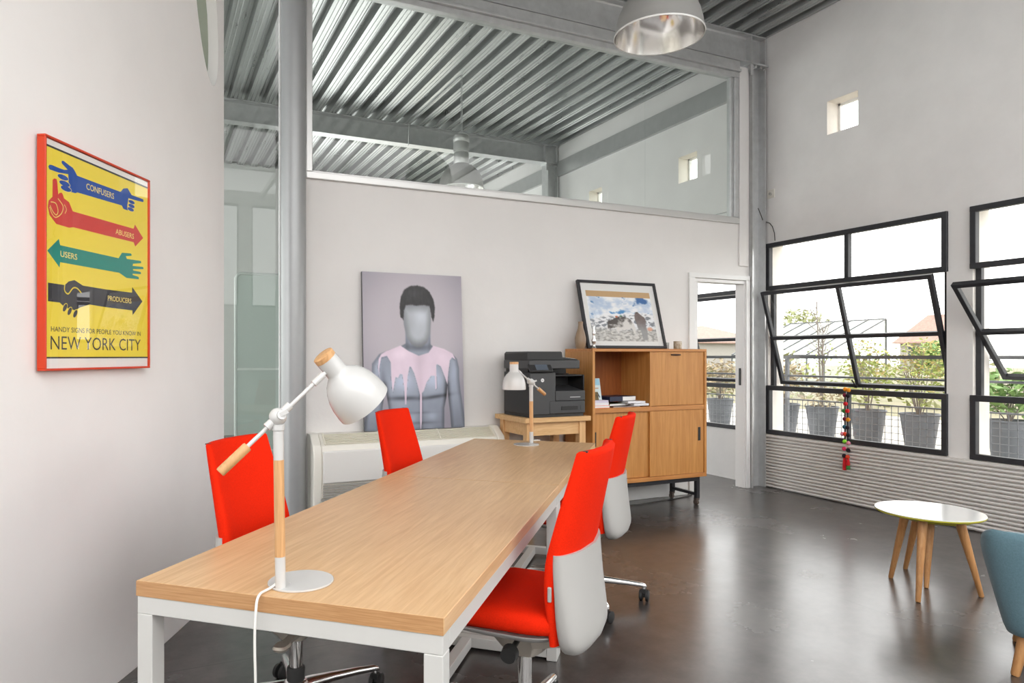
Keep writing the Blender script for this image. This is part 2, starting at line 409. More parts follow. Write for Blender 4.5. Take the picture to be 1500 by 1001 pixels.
# windows -------------------------------------------------
def window(idx, y0, y1, tilt, midsash=True):
    z0, z1 = WZ; t1, t2 = 1.985, .995; ym = y0 + (y1-y0)*.493
    x0, x1 = XR-.022, XR+.03; w = .042
    mb = MB()
    for zz in (z0+.0, z1-w): mb.box(x0, x1, y0-.012, y1+.012, zz, zz+w)
    mb.box(x0, x1, y0-.012, y1+.012, t1-.018, t1+.024); mb.box(x0, x1, y0-.012, y1+.012, t2-.024, t2+.022)
    for yy in (y0-.012, y1-w+.012):
        mb.box(x0+.001, x1-.001, yy+.0005, yy+w-.0005, t1, z1-.0005); mb.box(x0+.001, x1-.001, yy+.0005, yy+w-.0005, z0+.0005, t2)
        mb.box(XR+.035, XR+.075, yy+(.008 if yy < y1-.2 else -.008), yy+w+(.008 if yy < y1-.2 else -.008), t2, t1)
    mb.box(x0+.004, x1, ym-.02, ym+.02, t1, z1); mb.box(x0+.004, x1, ym-.02, ym+.02, z0, t2)
    fr = mb.build(f'window_{idx}', M['frame_steel'], bevel=.003, seg=1, smooth=0); struct(fr)
    for n_, (a, b, c, d) in enumerate(((y0, ym, t1, z1), (ym, y1, t1, z1), (y0, ym, z0, t2), (ym, y1, z0, t2))):
        mb = MB(); mb.box(XR+.004, XR+.009, a+.015, b-.015, c+.018, d-.018); mb.build('pane', M['glass'], fr, smooth=0)
    # centre-pivot sash
    sash = MB(); H2 = (t1-t2)/2 - .018; zc = (t1+t2)/2; ya, yb = y0+.03, y1-.03
    sash.M = Matrix.Translation((XR+.012, 0, zc)) @ Matrix.Rotation(-tilt, 4, 'Y')
    w2 = .034
    for zz in (-H2, -w2/2, H2-w2): sash.box(-.02, .02, ya, yb, zz, zz+w2)
    for yy in (ya, ym-w2/2, yb-w2): sash.box(-.019, .019, yy+.0005, yy+w2-.0005, -H2+.0005, H2-.0005)
    so = sash.build('sash', M['frame_steel'], fr, bevel=.003, seg=1, smooth=0)
    for a, b in ((ya+.02, ym-.012), (ym+.012, yb-.02)):
        for c, d in ((-H2+.02, -.012), (.012, H2-.02)):
            p = MB(); p.M = sash.M; p.box(-.003, .003, a, b, c, d); p.build('sash_pane', M['glass'], so, smooth=0)
    h = MB(); h.M = sash.M; h.box(-.045, -.018, ym-.012, ym+.012, -H2+.005, -H2+.03); h.bar((-.04, ym, -H2+.02), (-.05, ym+.015, -H2+.085), .01, .01)
    h.build('latch', M['black'], so, smooth=0)
    return fr
tl = [R(17), R(43), R(15), R(15), R(17), R(10), R(12)]
for i, ((a, b), t) in enumerate(zip(wy, tl)): window(i+1, a, b, t)
for i, a in enumerate(sq):
    mb = MB(); x0 = XR+.15
    for zz in (3.335, 3.62): mb.box(x0, x0+.03, a, a+.3, zz, zz+.02)
    for yy in (a, a+.28): mb.box(x0, x0+.03, yy, yy+.02, 3.335, 3.64)
    fr = mb.build(f'window_{11+i}', M['paint_white'], smooth=0); struct(fr)
    mb = MB(); mb.box(x0+.01, x0+.014, a+.01, a+.29, 3.345, 3.63); mb.build('pane', M['glass'], fr, smooth=0)

# clerestory glazing ---------------------------------------
mb = MB()
mb.box(1.02, 5.27, YB-.03, YB+.06, 2.615, 2.665); mb.box(1.02, 5.27, YB-.012, YB+.06, 2.665, 2.68)
mb.box(1.02, 1.065, YB-.03, YB+.06, 2.665, 4.12)
cl = mb.build('window_9', M['alu_frame'], bevel=.004, smooth=0); struct(cl)
mb = MB()
mb.box(5.215, 5.27, YB-.02, YB+.06, 2.68, 4.05); mb.box(5.18, 5.2145, YB, YB+.05, 2.68, 4.05)
mb.box(1.066, 5.27, YB-.055, YB+.06, 4.10, 4.125); mb.box(1.066, 5.27, YB-.025, YB+.06, 4.05, 4.0995); mb.box(1.066,5.27, YB-.035, YB+.06, 4.1255, 4.21)
mb.build('head', M['galv'], cl, bevel=.003, smooth=0)
for a, b in ((1.05, 2.087), (2.093, 3.107), (3.113, 4.144), (4.150, 5.2)):
    p = MB(); p.box(a, b, YB+.015, YB+.025, 2.67, 4.09); p.build('pane', M['glass_int'], cl, smooth=0)
mb = MB(); mb.box(5.424, XR-.002, YB+.126, YB+.15, 0, 4.2); struct(mb.build('wall_back_return', M['plaster'], smooth=0))
# white pier beside the steel column
mb = MB(); mb.box(5.28, 5.40, YB-.018, YB, 2.2, 4.17); struct(mb.build('trim_pier', M['plaster'], bevel=.006))
# glazed screen left of the round column
mb = MB(); mb.box(.836, .850, YB+.02, YB+.06, 0, 4.2); mb.box(-.56, .83, YB+.02, YB+.06, 0, .05); mb.box(-.56, .83, YB+.02, YB+.06, 4.15, 4.2); mb.box(-.6, -.56, YB+.02, YB+.06, 0, 4.2)
gs = mb.build('window_17', M['paint_white'], smooth=0); struct(gs)
p = MB(); p.box(-.57, .81, YB+.035, YB+.043, .04, 4.16); p.build('pane', M['glass_int'], gs, smooth=0)

# door frame
mb = MB()
mb.box(4.64, 4.712, YB-.022, YB-.001, 0, 2.059); mb.box(5.368, 5.42, YB-.022, YB-.001, 0, 2.059); mb.box(4.64, 5.42, YB-.022, YB-.001, 2.0595, 2.105)
mb.box(4.703, 4.76, YB-.0005, YB+.11, 0, 2.024); mb.box(5.357, 5.397, YB-.0005, YB+.11, 0, 2.024); mb.box(4.703, 5.397, YB-.0005, YB+.11, 2.0245, 2.058)
d1 = mb.build('door_1', M['paint_white'], bevel=.003, smooth=0); struct(d1)
mb = MB(); mb.box(5.349, 5.356, YB+.035, YB+.06, 1.02, 1.19); mb.build('flush_pull', M['black'], d1, bevel=.002)

# steelwork ------------------------------------------------
def ibeam_mb(x0, x1, yc, z0, z1, w, tf=.014, tw=.010):
    mb = MB()
    mb.box(x0, x1, yc-w/2, yc+w/2, z0, z0+tf); mb.box(x0, x1, yc-w/2, yc+w/2, z1-tf, z1); mb.box(x0, x1, yc-tw/2, yc+tw/2, z0+tf, z1-tf)
    for s in (-1, 1):   # root fillets
        for zz, q in ((z0+tf, 1), (z1-tf, -1)):
            mb.add([(x0, yc+s*tw/2, zz), (x1, yc+s*tw/2, zz), (x1, yc+s*(tw/2+.012), zz), (x0, yc+s*(tw/2+.012), zz), (x0, yc+s*tw/2, zz+q*.012), (x1, yc+s*tw/2, zz+q*.012)], [(2,3,4,5)])
    return mb
mb = ibeam_mb(-3.0, XR-.03, YB+.03, 4.212, 4.498, .15)
for xx in (5.42, 5.605): mb.box(xx-.006, xx+.006, YB-.04, YB+.1, 4.226, 4.484)
for xx in (2.02,): mb.box(xx-.003, xx+.003, YB+.015, YB+.024, 4.226, 4.484)
struct(mb.build('trim_beam', M['galv'], smooth=30, recalc=True))
mb = ibeam_mb(-6.4, XR-.03, 8.86, 4.225, 4.498, .16)
for xx in (5.40, 5.60): mb.box(xx-.006, xx+.006, 8.79, 8.93, 4.24, 4.484)
struct(mb.build('trim_beam_2', M['galv'], smooth=30))
def column(yc, zt, name):
    mb = MB(); xa, xb = 5.425, 5.605
    mb.box(xa, xa+.012, yc-.085, yc+.085, 0, zt); mb.box(xb-.012, xb, yc-.085, yc+.085, 0, zt); mb.box(xa+.012, xb-.012, yc-.005, yc+.005, 0, zt)
    mb.box(xa-.03, xb+.02, yc-.10, yc+.10, zt-.012, zt)
    # bolted cap cleat
    mb.box(xa-.03, xa, yc-.09, yc-.08, zt-.12, zt-.012)
    c = mb.build(name, M['galv'], smooth=30); struct(c)
    for k in range(3):
        q = MB(); q.cyl((xa+.02+.065*k, yc-.11, zt-.04), (xa+.02+.065*k, yc-.085, zt-.04), .013, n=6); q.build('bolt', M['alu'], c)
column(YB+.04, 4.212, 'trim_column'); column(8.86, 4.225, 'trim_column_2')
# wall channel in the next room
mb = MB(); mb.box(XR-.05, XR, 5.10, 8.77, 4.03, 4.25); struct(mb.build('trim_channel', M['galv_light'], smooth=0))
mb = MB(); mb.box(XR-.05, XR, 8.95, 11.8, 4.03, 4.25); struct(mb.build('trim_channel_2', M['galv_light'], smooth=0))
# thin wire conduit on the next room's wall
mb = MB(); mb.tube([(XR-.006, 5.12, 2.86), (XR-.006, 7.4, 2.86)], .005, 6); struct(mb.build('trim_conduit', M['galv'], smooth=30))
mb = MB(); mb.tube([(3.19, 7.03, ZC-.008), (3.19, 8.74, ZC-.008), (3.19, 8.74, 4.24), (3.19, 8.77, 4.2)], .007, 6); struct(mb.build('trim_conduit_2', M['galv'], smooth=30))
# round column
mb = MB(); mb.lathe([(.088,0),(.088,4.21)], 40, c=(.92,4.93,0)); mb.lathe([(.13,0),(.13,.012),(.088,.012)], 40, c=(.92,4.93,0))
mb.box(.80, 1.04, 4.82, 5.04, 4.20, 4.212)
M['col_paint'] = mat('silver_paint', (.37,.38,.385), .38, .3, var=.04, scale=8)
struct(mb.build('trim_round_column', M['col_paint'], smooth=30))
# ------------------------------------------------------------------ desks
TD = Vector((.663, .749, 0)).normalized(); TN = Vector((TD.y, -TD.x, 0))   # along / across (towards the window side)
TRZ = -math.atan2(TD.x, TD.y)                                               # local +y = along
DW = .81
def make_desk(L, label):
    t = thing('desk', label, 'desk', group='oak topped desks')
    w = DW/2
    mb = MB(); mb.box(-w, w, .0015, L-.0015, .712, .75)
    top = mb.build('tabletop', [M['oak_top']], t, bevel=.0015, seg=1, smooth=0)
    e = MB(); e.box(-w+.001, w-.001, -.0002, .0013, .7125, .7495); e.build('edge_band', M['oak_edge'], top, smooth=0)
    f = MB(); z0, z1 = .668, .712
    for yy in (.002, L-.047): f.box(-w+.002, w-.002, yy, yy+.045, z0, z1)
    for xx in (-w+.002, w-.047): f.box(xx, xx+.045, .047, L-.047, z0, z1)
    f.build('top_frame', M['white_metal'], t, bevel=.002, seg=1, smooth=0)
    for xx in (-w+.002, w-.047):
        for yy in (.002, L-.047):
            g = MB(); g.box(xx, xx+.045, yy, yy+.045, .0, z0); g.build('leg', M['white_metal'], t, bevel=.002, seg=1, smooth=0)
    for yy in (.004, L-.045):
        s = MB(); s.box(-w+.047, w-.047, yy, yy+.041, .012, .057); s.build('foot_rail', M['white_metal'], t, bevel=.002, seg=1, smooth=0)
    s = MB(); s.box(-.0225, .0225, .045, L-.045, .012, .057); s.build('stretcher', M['white_metal'], t, bevel=.002, seg=1, smooth=0)
    return t
M['oak_top'] = wood('oak_tabletop', s2l(222,185,140), s2l(202,161,114), (15, .8, 15), 5, .34)
o0 = Vector((.566, 1.334, 0)) - TN*DW/2
d1_ = make_desk(1.575, 'oak topped desk with white steel legs carrying the lamp turned towards the portrait')
d1_.location = o0; d1_.rotation_euler = (0,0,TRZ)
d2_ = make_desk(1.50, 'oak topped desk with white steel legs carrying the lamp before the printer')
d2_.location = o0 + TD*1.577; d2_.rotation_euler = (0,0,TRZ)

# ------------------------------------------------------------------ swivel chairs
def interp(tab, z):
    for (a, *p), (b, *q) in zip(tab, tab[1:]):
        if z <= b:
            k = (z-a)/(b-a); k = k*k*(3-2*k) if len(tab) > 99 else k
            return [x+(y-x)*k for x, y in zip(p, q)]
    return list(tab[-1][1:])
def smooth_tab(tab, n):
    """Catmull-Rom resample of rows keyed by the first column"""
    out = []
    for i in range(n+1):
        s = (len(tab)-1)*i/n; k = min(int(s), len(tab)-2); f = s-k
        p = [tab[max(0,min(len(tab)-1, k+j))] for j in (-1,0,1,2)]
        out.append([.5*((2*b)+(-a+c)*f+(2*a-5*b+4*c-d)*f*f+(-a+3*b-3*c+d)*f**3) for a,b,c,d in zip(*p)])
    return out
def back_ring(z, w, y, t, k, n=40, p=.35):
    """closed ring at height z: half width w, centre depth y, thickness t, forward curl k at the edges"""
    pts = []
    for i in range(n):
        a = 2*PI*i/n; ca, sa = math.cos(a), math.sin(a)
        x = w*math.copysign(abs(ca)**p, ca); yy = t/2*math.copysign(abs(sa)**.6, sa)
        pts.append((x, y + yy + k*(x/.21)**2, z))
    return pts
def make_chair(label, base_rz):
    c = thing('swivel_chair', label, 'office chair', group='red swivel chairs around the desks')
    # seat cushion: local +y is the direction the chair faces
    s = MB(); rs = []
    for z, k in ((.432,.90),(.438,.97),(.455,1.0),(.478,.995),(.492,.95),(.500,.85),(.503,.6),(.504,.25)):
        ring = sup(.232*k, .225*k, 40, .48, 0, .03, z)
        rs.append([(x, y, z - (.03*max(0,(y-.12))/.13 if y > .12 else 0) + .012*(x/.23)**2) for x, y, z in ring])
    s.rings(rs); s.build('seat', M['red'], c, smooth=50)
    p = MB(); p.rings([sup(.215*k, .21*k, 32, .5, 0, .03, z) for z, k in ((.405,.72),(.412,.9),(.431,1.0),(.434,1.0))]); p.build('seat_pan', M['plastic_white'], c, smooth=50)
    # upholstered back
    tab = [(.415,.200,-.185,.030,.035),(.50,.208,-.188,.042,.040),(.58,.212,-.186,.050,.042),(.67,.212,-.197,.062,.044),(.76,.207,-.217,.058,.046),(.85,.200,-.240,.050,.050),(.94,.192,-.262,.043,.052),(1.0,.187,-.276,.036,.054)]
    rs = [back_ring(z, w, y, t, k) for z, w, y, t, k in smooth_tab(tab, 26)]
    z, w, y, t, k = tab[-1]; rs.append(back_ring(z+.006, w*.985, y-.002, t*.6, k))
    b = MB(); b.rings(rs); back = b.build('backrest', M['red'], c, smooth=55)
    for sx in (-1, 1):
        q = MB(); q.box(sx*.163-.008, sx*.163+.008, -.256, -.242, 1.003, 1.0068) ; q.build('zip_end', M['rubber'], back, smooth=0)
    # white shell: wraps the rear of the lower back and tapers under the seat
    tab = [(.380,.150,-.212,.05,.03),(.395,.178,-.222,.065,.034),(.43,.202,-.229,.072,.038),(.50,.213,-.226,.066,.040),(.58,.2155,-.222,.056,.042),(.65,.2155,-.219,.052,.044),(.695,.2145,-.2185,.047,.0445)]
    rs = [back_ring(z, w, y, t, k) for z, w, y, t, k in smooth_tab(tab, 18)]
    b = MB(); b.rings(rs); shell = b.build('back_shell', M['plastic_white'], c, smooth=55)
    for sx in (-1, 1):
        q = MB(); q.box(sx*.214-.005, sx*.214+.005, -.158, -.146, .555, .60); q.build('side_clip', M['plastic_white'], shell, bevel=.003)
    # mechanism
    m = MB(); m.rings([sup(.05, .05, 20, .6, 0, 0, .30), sup(.06, .075, 20, .6, 0, 0, .32), sup(.065, .11, 20, .6, 0, .01, .36), sup(.10, .15, 20, .6, 0, .02, .405)])
    for sx in (-1, 1): m.bar((sx*.05, -.05, .352), (sx*.10, -.205, .405), .035, .028, taper=.9)
    m.build('mechanism', M['taupe_metal'], c, smooth=40)
    l = MB(); l.rings([sup(.038, .016, 16, .7, .10, .05, .34), sup(.042, .02, 16, .7, .10, .05, .347), sup(.038, .016, 16, .7, .10, .05, .355)])
    l.bar((.06,.05,.35), (.20,.06,.352), .03, .012); l.rings([sup(.03,.022,16,.7,.205,.06,.343), sup(.034,.026,16,.7,.205,.06,.352), sup(.03,.022,16,.7,.205,.06,.36)])
    l.build('lever', M['taupe_metal'], c, smooth=45)
    kn = MB(); kn.cyl((-.13,-.02,.385), (-.205,-.025,.38), .009, n=12); kn.cyl((-.205,-.025,.38), (-.235,-.027,.378), .027, .024, 20); kn.build('tension_knob', M['black'], c, smooth=40)
    g = MB(); g.cyl((0,0,.15), (0,0,.31), .0235, n=24); g.build('gas_lift', M['chrome'], c, smooth=40)
    g = MB(); g.lathe([(.001,.190),(.030,.190),(.032,.184),(.032,.140),(.001,.140)], 24); g.build('collar', M['rubber'], c, smooth=40)
    st = MB(); st.lathe([(.001,.143),(.036,.143),(.042,.136),(.045,.100),(.040,.085),(.001,.085)], 28)
    tips = []
    for k in range(5):
        a = base_rz + 2*PI*k/5; dr = Vector((math.sin(a), math.cos(a), 0)); sd = Vector((dr.y, -dr.x, 0))
        rings = []
        for r, z, w, h in ((.02,.116,.030,.026),(.06,.116,.026,.023),(.15,.110,.020,.018),(.25,.100,.017,.014),(.325,.090,.015,.012),(.345,.085,.013,.010),(.352,.079,.010,.007)):
            ring = []
            for j in range(14):
                q = 2*PI*j/14; ring.append(dr*r + sd*(w*math.cos(q)) + Vector((0,0,z + h*math.sin(q))))
            rings.append(ring)
        st.rings(rings); st.cyl(dr*.338+Vector((0,0,.086)), dr*.338+Vector((0,0,.064)), .009, n=10); tips.append(dr*.338)
    base = st.build('star_base', M['alu'], c, smooth=50)
    for k, tp in enumerate(tips):
        a = base_rz + 2*PI*k/5 + (.7, -.4, 1.9, .3, 2.6)[k]; ax = Vector((math.cos(a), math.sin(a), 0)); off = Vector((-ax.y, ax.x, 0))*.014
        w = MB()
        for s_ in (-1, 1):
            ctr = tp + off + Vector((0,0,.030))
            w.tube([ctr+ax*s_*.006, ctr+ax*s_*.009, ctr+ax*s_*.022, ctr+ax*s_*.026], [.022,.0295,.0295,.022], 22)
        w.cyl(tp+off+Vector((0,0,.03))-ax*.01, tp+off+Vector((0,0,.03))+ax*.01, .012, n=10); w.box(tp.x-.012, tp.x+.012, tp.y-.012, tp.y+.012, .045, .068)
        w.build('caster', M['rubber'], base, smooth=40)
    return c
ch = make_chair('red swivel chair against the pale wall, nearest to the framed poster', R(18))
ch.location = (.470, 2.475, 0); ch.rotation_euler = (0,0,R(-129))
# facing angle measured clockwise from +y -> rz = -angle
dup(ch, (1.40, 3.48, 0), R(-136), 'red swivel chair before the leaning portrait, only its backrest above the desk')
c3_ = dup(ch, (1.145, 1.998, 0), R(41), 'red swivel chair with seat and white back shell in full view beside the desk')
dup(ch, (2.10, 3.075, 0), R(42), 'red swivel chair partly hidden behind another, standing nearer the wooden cabinet')

for c_ in c3_.children:                       # this one's seat is raised a little higher
    if not c_.name.startswith(('star_base','collar')): c_.location.z += .018
# ------------------------------------------------------------------ desk lamps
def make_lamp(label, shade_kind, P):
    """P: dict of local points; origin on the desk at the pole foot"""
    t = thing('desk_lamp', label, 'lamp', group='white desk lamps with wooden details')
    bc = Vector(P['base']); b = MB(); b.lathe([(.001,.0),(.079,.0),(.080,.001),(.080,.004),(.079,.005),(.001,.005)], 56, c=bc); bs = b.build('base', M['lamp_white'], t, smooth=40)
    sc = MB(); sc.lathe([(.0001,.0062),(.0022,.0062),(.0026,.005)], 12, c=bc+Vector(P['screw'])); sc.build('screw', M['grey_plastic'], bs)
    top = Vector(P['top']); h = top.z
    pt = lambda k: top*k
    k1, k2 = P['split']
    q = MB(); q.cyl(Vector((0,0,.004)), pt(k1), .0125, n=24); q.build('lower_pole', M['lamp_white'], t, smooth=40)
    q = MB(); q.cyl(pt(k1), pt(k2), .0125, n=24); q.build('wooden_pole', M['ash'], t, smooth=40)
    q = MB(); q.cyl(pt(k2), pt(.985), .0125, n=24); q.cyl(pt(.965), pt(1.0), .0150, n=24); q.build('upper_pole', M['lamp_white'], t, smooth=40)
    j = Vector(P['joint'])
    q = MB(); q.ball(j, .0215, 18)
    a0, a1 = Vector(P['arm0']), Vector(P['arm1']); ad = (a1-a0).normalized()
    sd = Vector(P['side'])
    q.cyl(j-sd*.024, j+sd*.024, .011, n=18); q.tube([j+ad*.014, j+ad*.04], .0105, 18); q.tube([j-ad*.014, j-ad*.036], .0105, 18)
    q.bar(j+sd*.024+Vector((-.004,0,-.0)), j+sd*.03+Vector((.012,0,.008)), .004, .010)
    q.build('joint', M['lamp_white'], t, smooth=40)
    q = MB(); q.tube([a0+ad*.07, a1], .0052, 14); q.tube([a1-ad*.04, a1-ad*.006], .0088, 16); q.build('arm', M['lamp_white'], t, smooth=40)
    q = MB(); q.tube([a0, a0+ad*.003, a0+ad*.082, a0+ad*.085], [.0105,.012,.012,.0105], 20); q.build('wooden_handle', M['ash'], t, smooth=40)
    # shade
    c0 = Vector(P['cap']); ax = Vector(P['axis']).normalized()
    s = MB(); prof = [(.0278,.014),(.0278,.054),(.0285,.060),(.036,.067),(.048,.078),(.059,.094),(.067,.114),(.0718,.136),(.0738,.158),(.0735,.172),(.0715,.172),(.0718,.158),(.0696,.136),(.065,.114),(.057,.096),(.046,.081),(.032,.069),(.001,.067)]
    s.lathe(prof, 48, c=c0, axis=ax); sh = s.build('shade', M['lamp_white'], t, smooth=60, recalc=True)
    q = MB(); q.lathe([(.001,-.0005),(.026,0),(.0278,.0015),(.0278,.0145),(.001,.0145)], 40, c=c0, axis=ax); q.build('wooden_cap', M['ash'], sh, smooth=40)
    q = MB(); q.ball(c0+ax*.108, .026, 16); q.lathe([(.013,.07),(.013,.09)], 16, c=c0, axis=ax); q.build('bulb', M['paper'], sh, smooth=60)
    return t
L1 = dict(base=(.0557,.0346,0), screw=(-.03,-.012,0), top=(-.0052,.0023,.3963), joint=(-.006,.0026,.4143), split=(.20,.785), arm0=(-.1386,-.0043,.2903), arm1=(.1113,.0128,.5183), cap=(.1057,.0188,.5634), axis=(.1158,.021,-.1316), side=(.245,-.929,.25))
lamp1 = make_lamp('white desk lamp with wooden cap tilted at the portrait, cord hanging over the desk edge', 0, L1)
lamp1.location = (.2785, 1.6583, .7504)
# cord of the first lamp: over the front edge of the desk and down to the floor
q = MB(); q.tube(smooth_tab([(-.011,.006,.012),(-.022,.0,.0075),(-.040,-.014,.0056),(-.052,-.030,.0060),(-.0605,-.044,-.003),(-.0645,-.051,-.03),(-.067,-.055,-.07),(-.067,-.055,-.12),(-.0655,-.055,-.2),(-.066,-.055,-.45),(-.07,-.06,-.70),(-.10,-.085,-.7455),(-.25,-.2,-.7463)], 60), .0032, 10)
q.build('cord', M['cable_white'], lamp1, smooth=60)
L2 = dict(base=(-.0636,-.0451,0), screw=(.03,.01,0), top=(-.002,.0009,.3762), joint=(-.0028,.0012,.395), split=(.20,.72), arm0=(.1412,.0688,.3082), arm1=(-.136,-.0595,.472), cap=(-.1603,-.0603,.5238), axis=(0,0,-1), side=(.985,.0,0))
lamp2 = make_lamp('white desk lamp with wooden cap hanging straight down before the dark printer', 1, L2)
lamp2.location = (2.2147, 3.7804, .7504)
q = MB(); q.tube([(.012,-.002,.018),(.04,-.012,.020),(.055,-.015,.019)], .004, 10); q.build('cord_stub', M['cable_white'], lamp2, smooth=60)

# ------------------------------------------------------------------ flat prints
class Flat:
    """flat artwork in plane coordinates (u right, v up), w = height above the sheet"""
    def __init__(self, f): self.f = f; self.mb = MB(); self.mats = []
    def mi(self, m):
        if m not in self.mats: self.mats.append(m)
        return self.mats.index(m)
    def poly(self, pts, m, w): self.mb.poly(pts, lambda u, v: self.f(u, v, w), self.mi(m))
    def oval(self, c, a, b, m, w, rot=0, n=20):
        self.poly([(c[0]+a*math.cos(t)*math.cos(rot)-b*math.sin(t)*math.sin(rot), c[1]+a*math.cos(t)*math.sin(rot)+b*math.sin(t)*math.cos(rot)) for t in (2*PI*k/n for k in range(n))], m, w)
    def stroke(self, pts, wd, m, w):
        P = [Vector(p) for p in smooth_tab([tuple(p) for p in pts], len(pts)*5)]
        for i in range(len(P)-1):
            d = P[i+1]-P[i]
            if d.length < 1e-6: continue
            n = Vector((-d.y, d.x)).normalized()*wd/2; e = d.normalized()*wd*.2
            self.poly([P[i]-n-e, P[i+1]-n+e, P[i+1]+n+e, P[i]+n-e], m, w)
    def text(self, s, c, width, height, m, w, bold=0):
        cu = bpy.data.curves.new('tmp', 'FONT'); cu.body = s; cu.align_x = 'CENTER'; cu.align_y = 'CENTER'; cu.size = 1; cu.resolution_u = 3; cu.offset = bold
        o = bpy.data.objects.new('tmp', cu); COL.objects.link(o); bpy.context.view_layer.update()
        me = bpy.data.meshes.new_from_object(o.evaluated_get(bpy.context.evaluated_depsgraph_get()))
        vs = [v.co.copy() for v in me.vertices]; fs = [tuple(p.vertices) for p in me.polygons]
        bpy.data.objects.remove(o); bpy.data.curves.remove(cu); bpy.data.meshes.remove(me)
        x0, x1 = min(v.x for v in vs), max(v.x for v in vs); y0, y1 = min(v.y for v in vs), max(v.y for v in vs)
        self.mb.add([self.f(c[0]+(v.x-(x0+x1)/2)/(x1-x0)*width, c[1]+(v.y-(y0+y1)/2)/(y1-y0)*height, w) for v in vs], fs, self.mi(m))
    def build(self, name, parent): return self.mb.build(name, [M[k] for k in self.mats], parent, smooth=0, recalc=False)

# poster: local +x along the wall, +y out of the wall towards the room is -y after rotation; built with u,v in cm
PW, PH = .618, .797
def fp(u, v, w): return (u/100*PW/.674, -.024 - w, v/100)
po = thing('framed_poster', 'yellow poster of pointing hands and arrows in an orange frame on the pale wall', 'poster')
_p, _t = wpt(-.435); _a = math.atan2(_t.x, _t.y)
po.location = tuple(_p + Vector((_t.y,-_t.x,0))*.003 + _t*(.334-PW) + Vector((0,0,1.26))); po.rotation_euler = (0,0,PI/2-_a)
mb = MB(); d0, d1 = -.032, -.0
mb.box(0, PW, d0, d1, 0, .008); mb.box(0, PW, d0, d1, PH-.008, PH); mb.box(0, .008, d0, d1, .008, PH-.008); mb.box(PW-.008, PW, d0, d1, .008, PH-.008)
mb.build('frame', M['orange_frame'], po, bevel=.0015, seg=1, smooth=0)
F = Flat(fp)
F.poly([(.8,.8),(66.6,.8),(66.6,78.7),(.8,78.7)], 'print_white', 0)
F.poly([(.8,4.6),(66.6,4.6),(66.6,76.2),(.8,76.2)], 'print_yellow', .0003)
F.poly([(.8,4.2),(66.6,4.2),(66.6,4.75),(.8,4.75)], 'print_black', .0005); F.poly([(.8,76.0),(66.6,76.0),(66.6,76.7),(.8,76.7)], 'print_black', .0005)
blue = [(2.5,69.2),(3.2,70.0),(4.5,70.2),(8.4,70.1),(11.2,70.2),(12.9,70.7),(9.7,72.1),(9.5,72.7),(10.0,73.1),(10.8,73.2),(13.7,72.5),(15.8,72.1),(17.0,71.2),(18.3,69.9),(31.5,70.0),(46.0,70.2),(48.1,72.0),(51.1,72.8),(54.1,70.7),(62.9,70.8),(63.3,70.2),(62.9,69.6),(57.5,69.2),(51.8,68.9),(50.9,65.5),(51.3,63.8),(48.1,63.9),(46.9,65.0),(31.5,64.4),(18.3,63.9),(17.4,63.4),(13.7,63.2),(13.2,69.2),(8.0,68.5),(3.2,68.4)]
red = [(4.8,65.2),(5.6,65.9),(6.8,66.0),(7.2,65.3),(7.8,60.9),(8.5,61.6),(9.7,61.9),(10.4,61.2),(10.9,60.2),(13.7,59.4),(15.8,56.6),(28.4,56.8),(44.1,57.0),(55.6,57.2),(56.6,59.1),(62.9,54.5),(56.8,50.1),(55.6,51.7),(36.4,51.3),(16.2,51.0),(13.7,50.4),(6.7,50.5),(3.2,52.9),(2.3,55.5),(2.7,57.7),(4.7,59.4)]
teal = [(2.0,40.7),(8.1,45.6),(8.8,43.5),(44.7,43.7),(47.1,46.2),(53.6,46.8),(54.2,46.3),(53.9,45.9),(49.9,45.2),(50.6,44.2),(61.0,44.7),(61.5,44.2),(61.2,43.8),(55.2,42.8),(54.9,41.9),(62.8,42.4),(63.3,41.9),(62.9,41.5),(55.2,40.6),(55.2,40.1),(60.9,40.1),(61.4,39.6),(61.0,39.2),(54.9,38.7),(54.9,38.2),(59.2,37.9),(59.7,37.4),(59.4,36.9),(50.4,36.5),(45.2,38.0),(8.8,37.6),(8.5,35.7)]
blk = [(2.4,29.9),(11.3,29.9),(13.5,31.4),(16.8,32.2),(21.7,30.7),(35.7,30.6),(54.4,30.9),(54.6,33.2),(62.4,27.9),(54.9,21.8),(54.7,23.7),(35.7,23.8),(25.7,24.1),(20.2,22.7),(17.1,21.4),(11.3,22.1),(8.5,23.6),(2.4,23.6)]
for p, m in ((blue,'print_blue'),(red,'print_red'),(teal,'print_teal'),(blk,'print_black')): F.poly(p, m, .0006)
for c in ((10.3,67.4),(11.2,65.4),(12.0,63.8)): F.oval(c, 3.2, 1.15, 'print_cream', .0007); F.oval(c, 2.9, .9, 'print_blue', .0009)
for c in ((54.1,67.8),(54.0,66.2),(53.4,64.7)): F.oval(c, 2.6, .95, 'print_cream', .0007); F.oval(c, 2.3, .72, 'print_blue', .0009)
for c in ((11.4,22.0),(14.0,20.9),(17.2,20.2)): F.oval(c, 1.9, 1.1, 'print_yellow', .0007, .9); F.oval(c, 1.65, .85, 'print_black', .0009, .9)
F.stroke([(3.8,57.5),(6.4,57.5),(7.6,55.2),(6.7,53.6),(4.9,54.4),(3.4,56.2)], .35, 'print_cream', .0009)
F.stroke([(7.6,59.4),(10.3,57.3),(9.4,54.6),(6.4,52.7),(4.4,53.6),(3.2,55.6)], .35, 'print_cream', .0009)
F.stroke([(11.0,58.0),(12.2,56.6),(11.4,55.0)], .3, 'print_cream', .0009)
F.stroke([(11.3,30.2),(11.2,28.0),(13.2,27.0),(15.8,29.2),(18.2,29.4),(20.6,28.0)], .5, 'print_yellow', .0009)
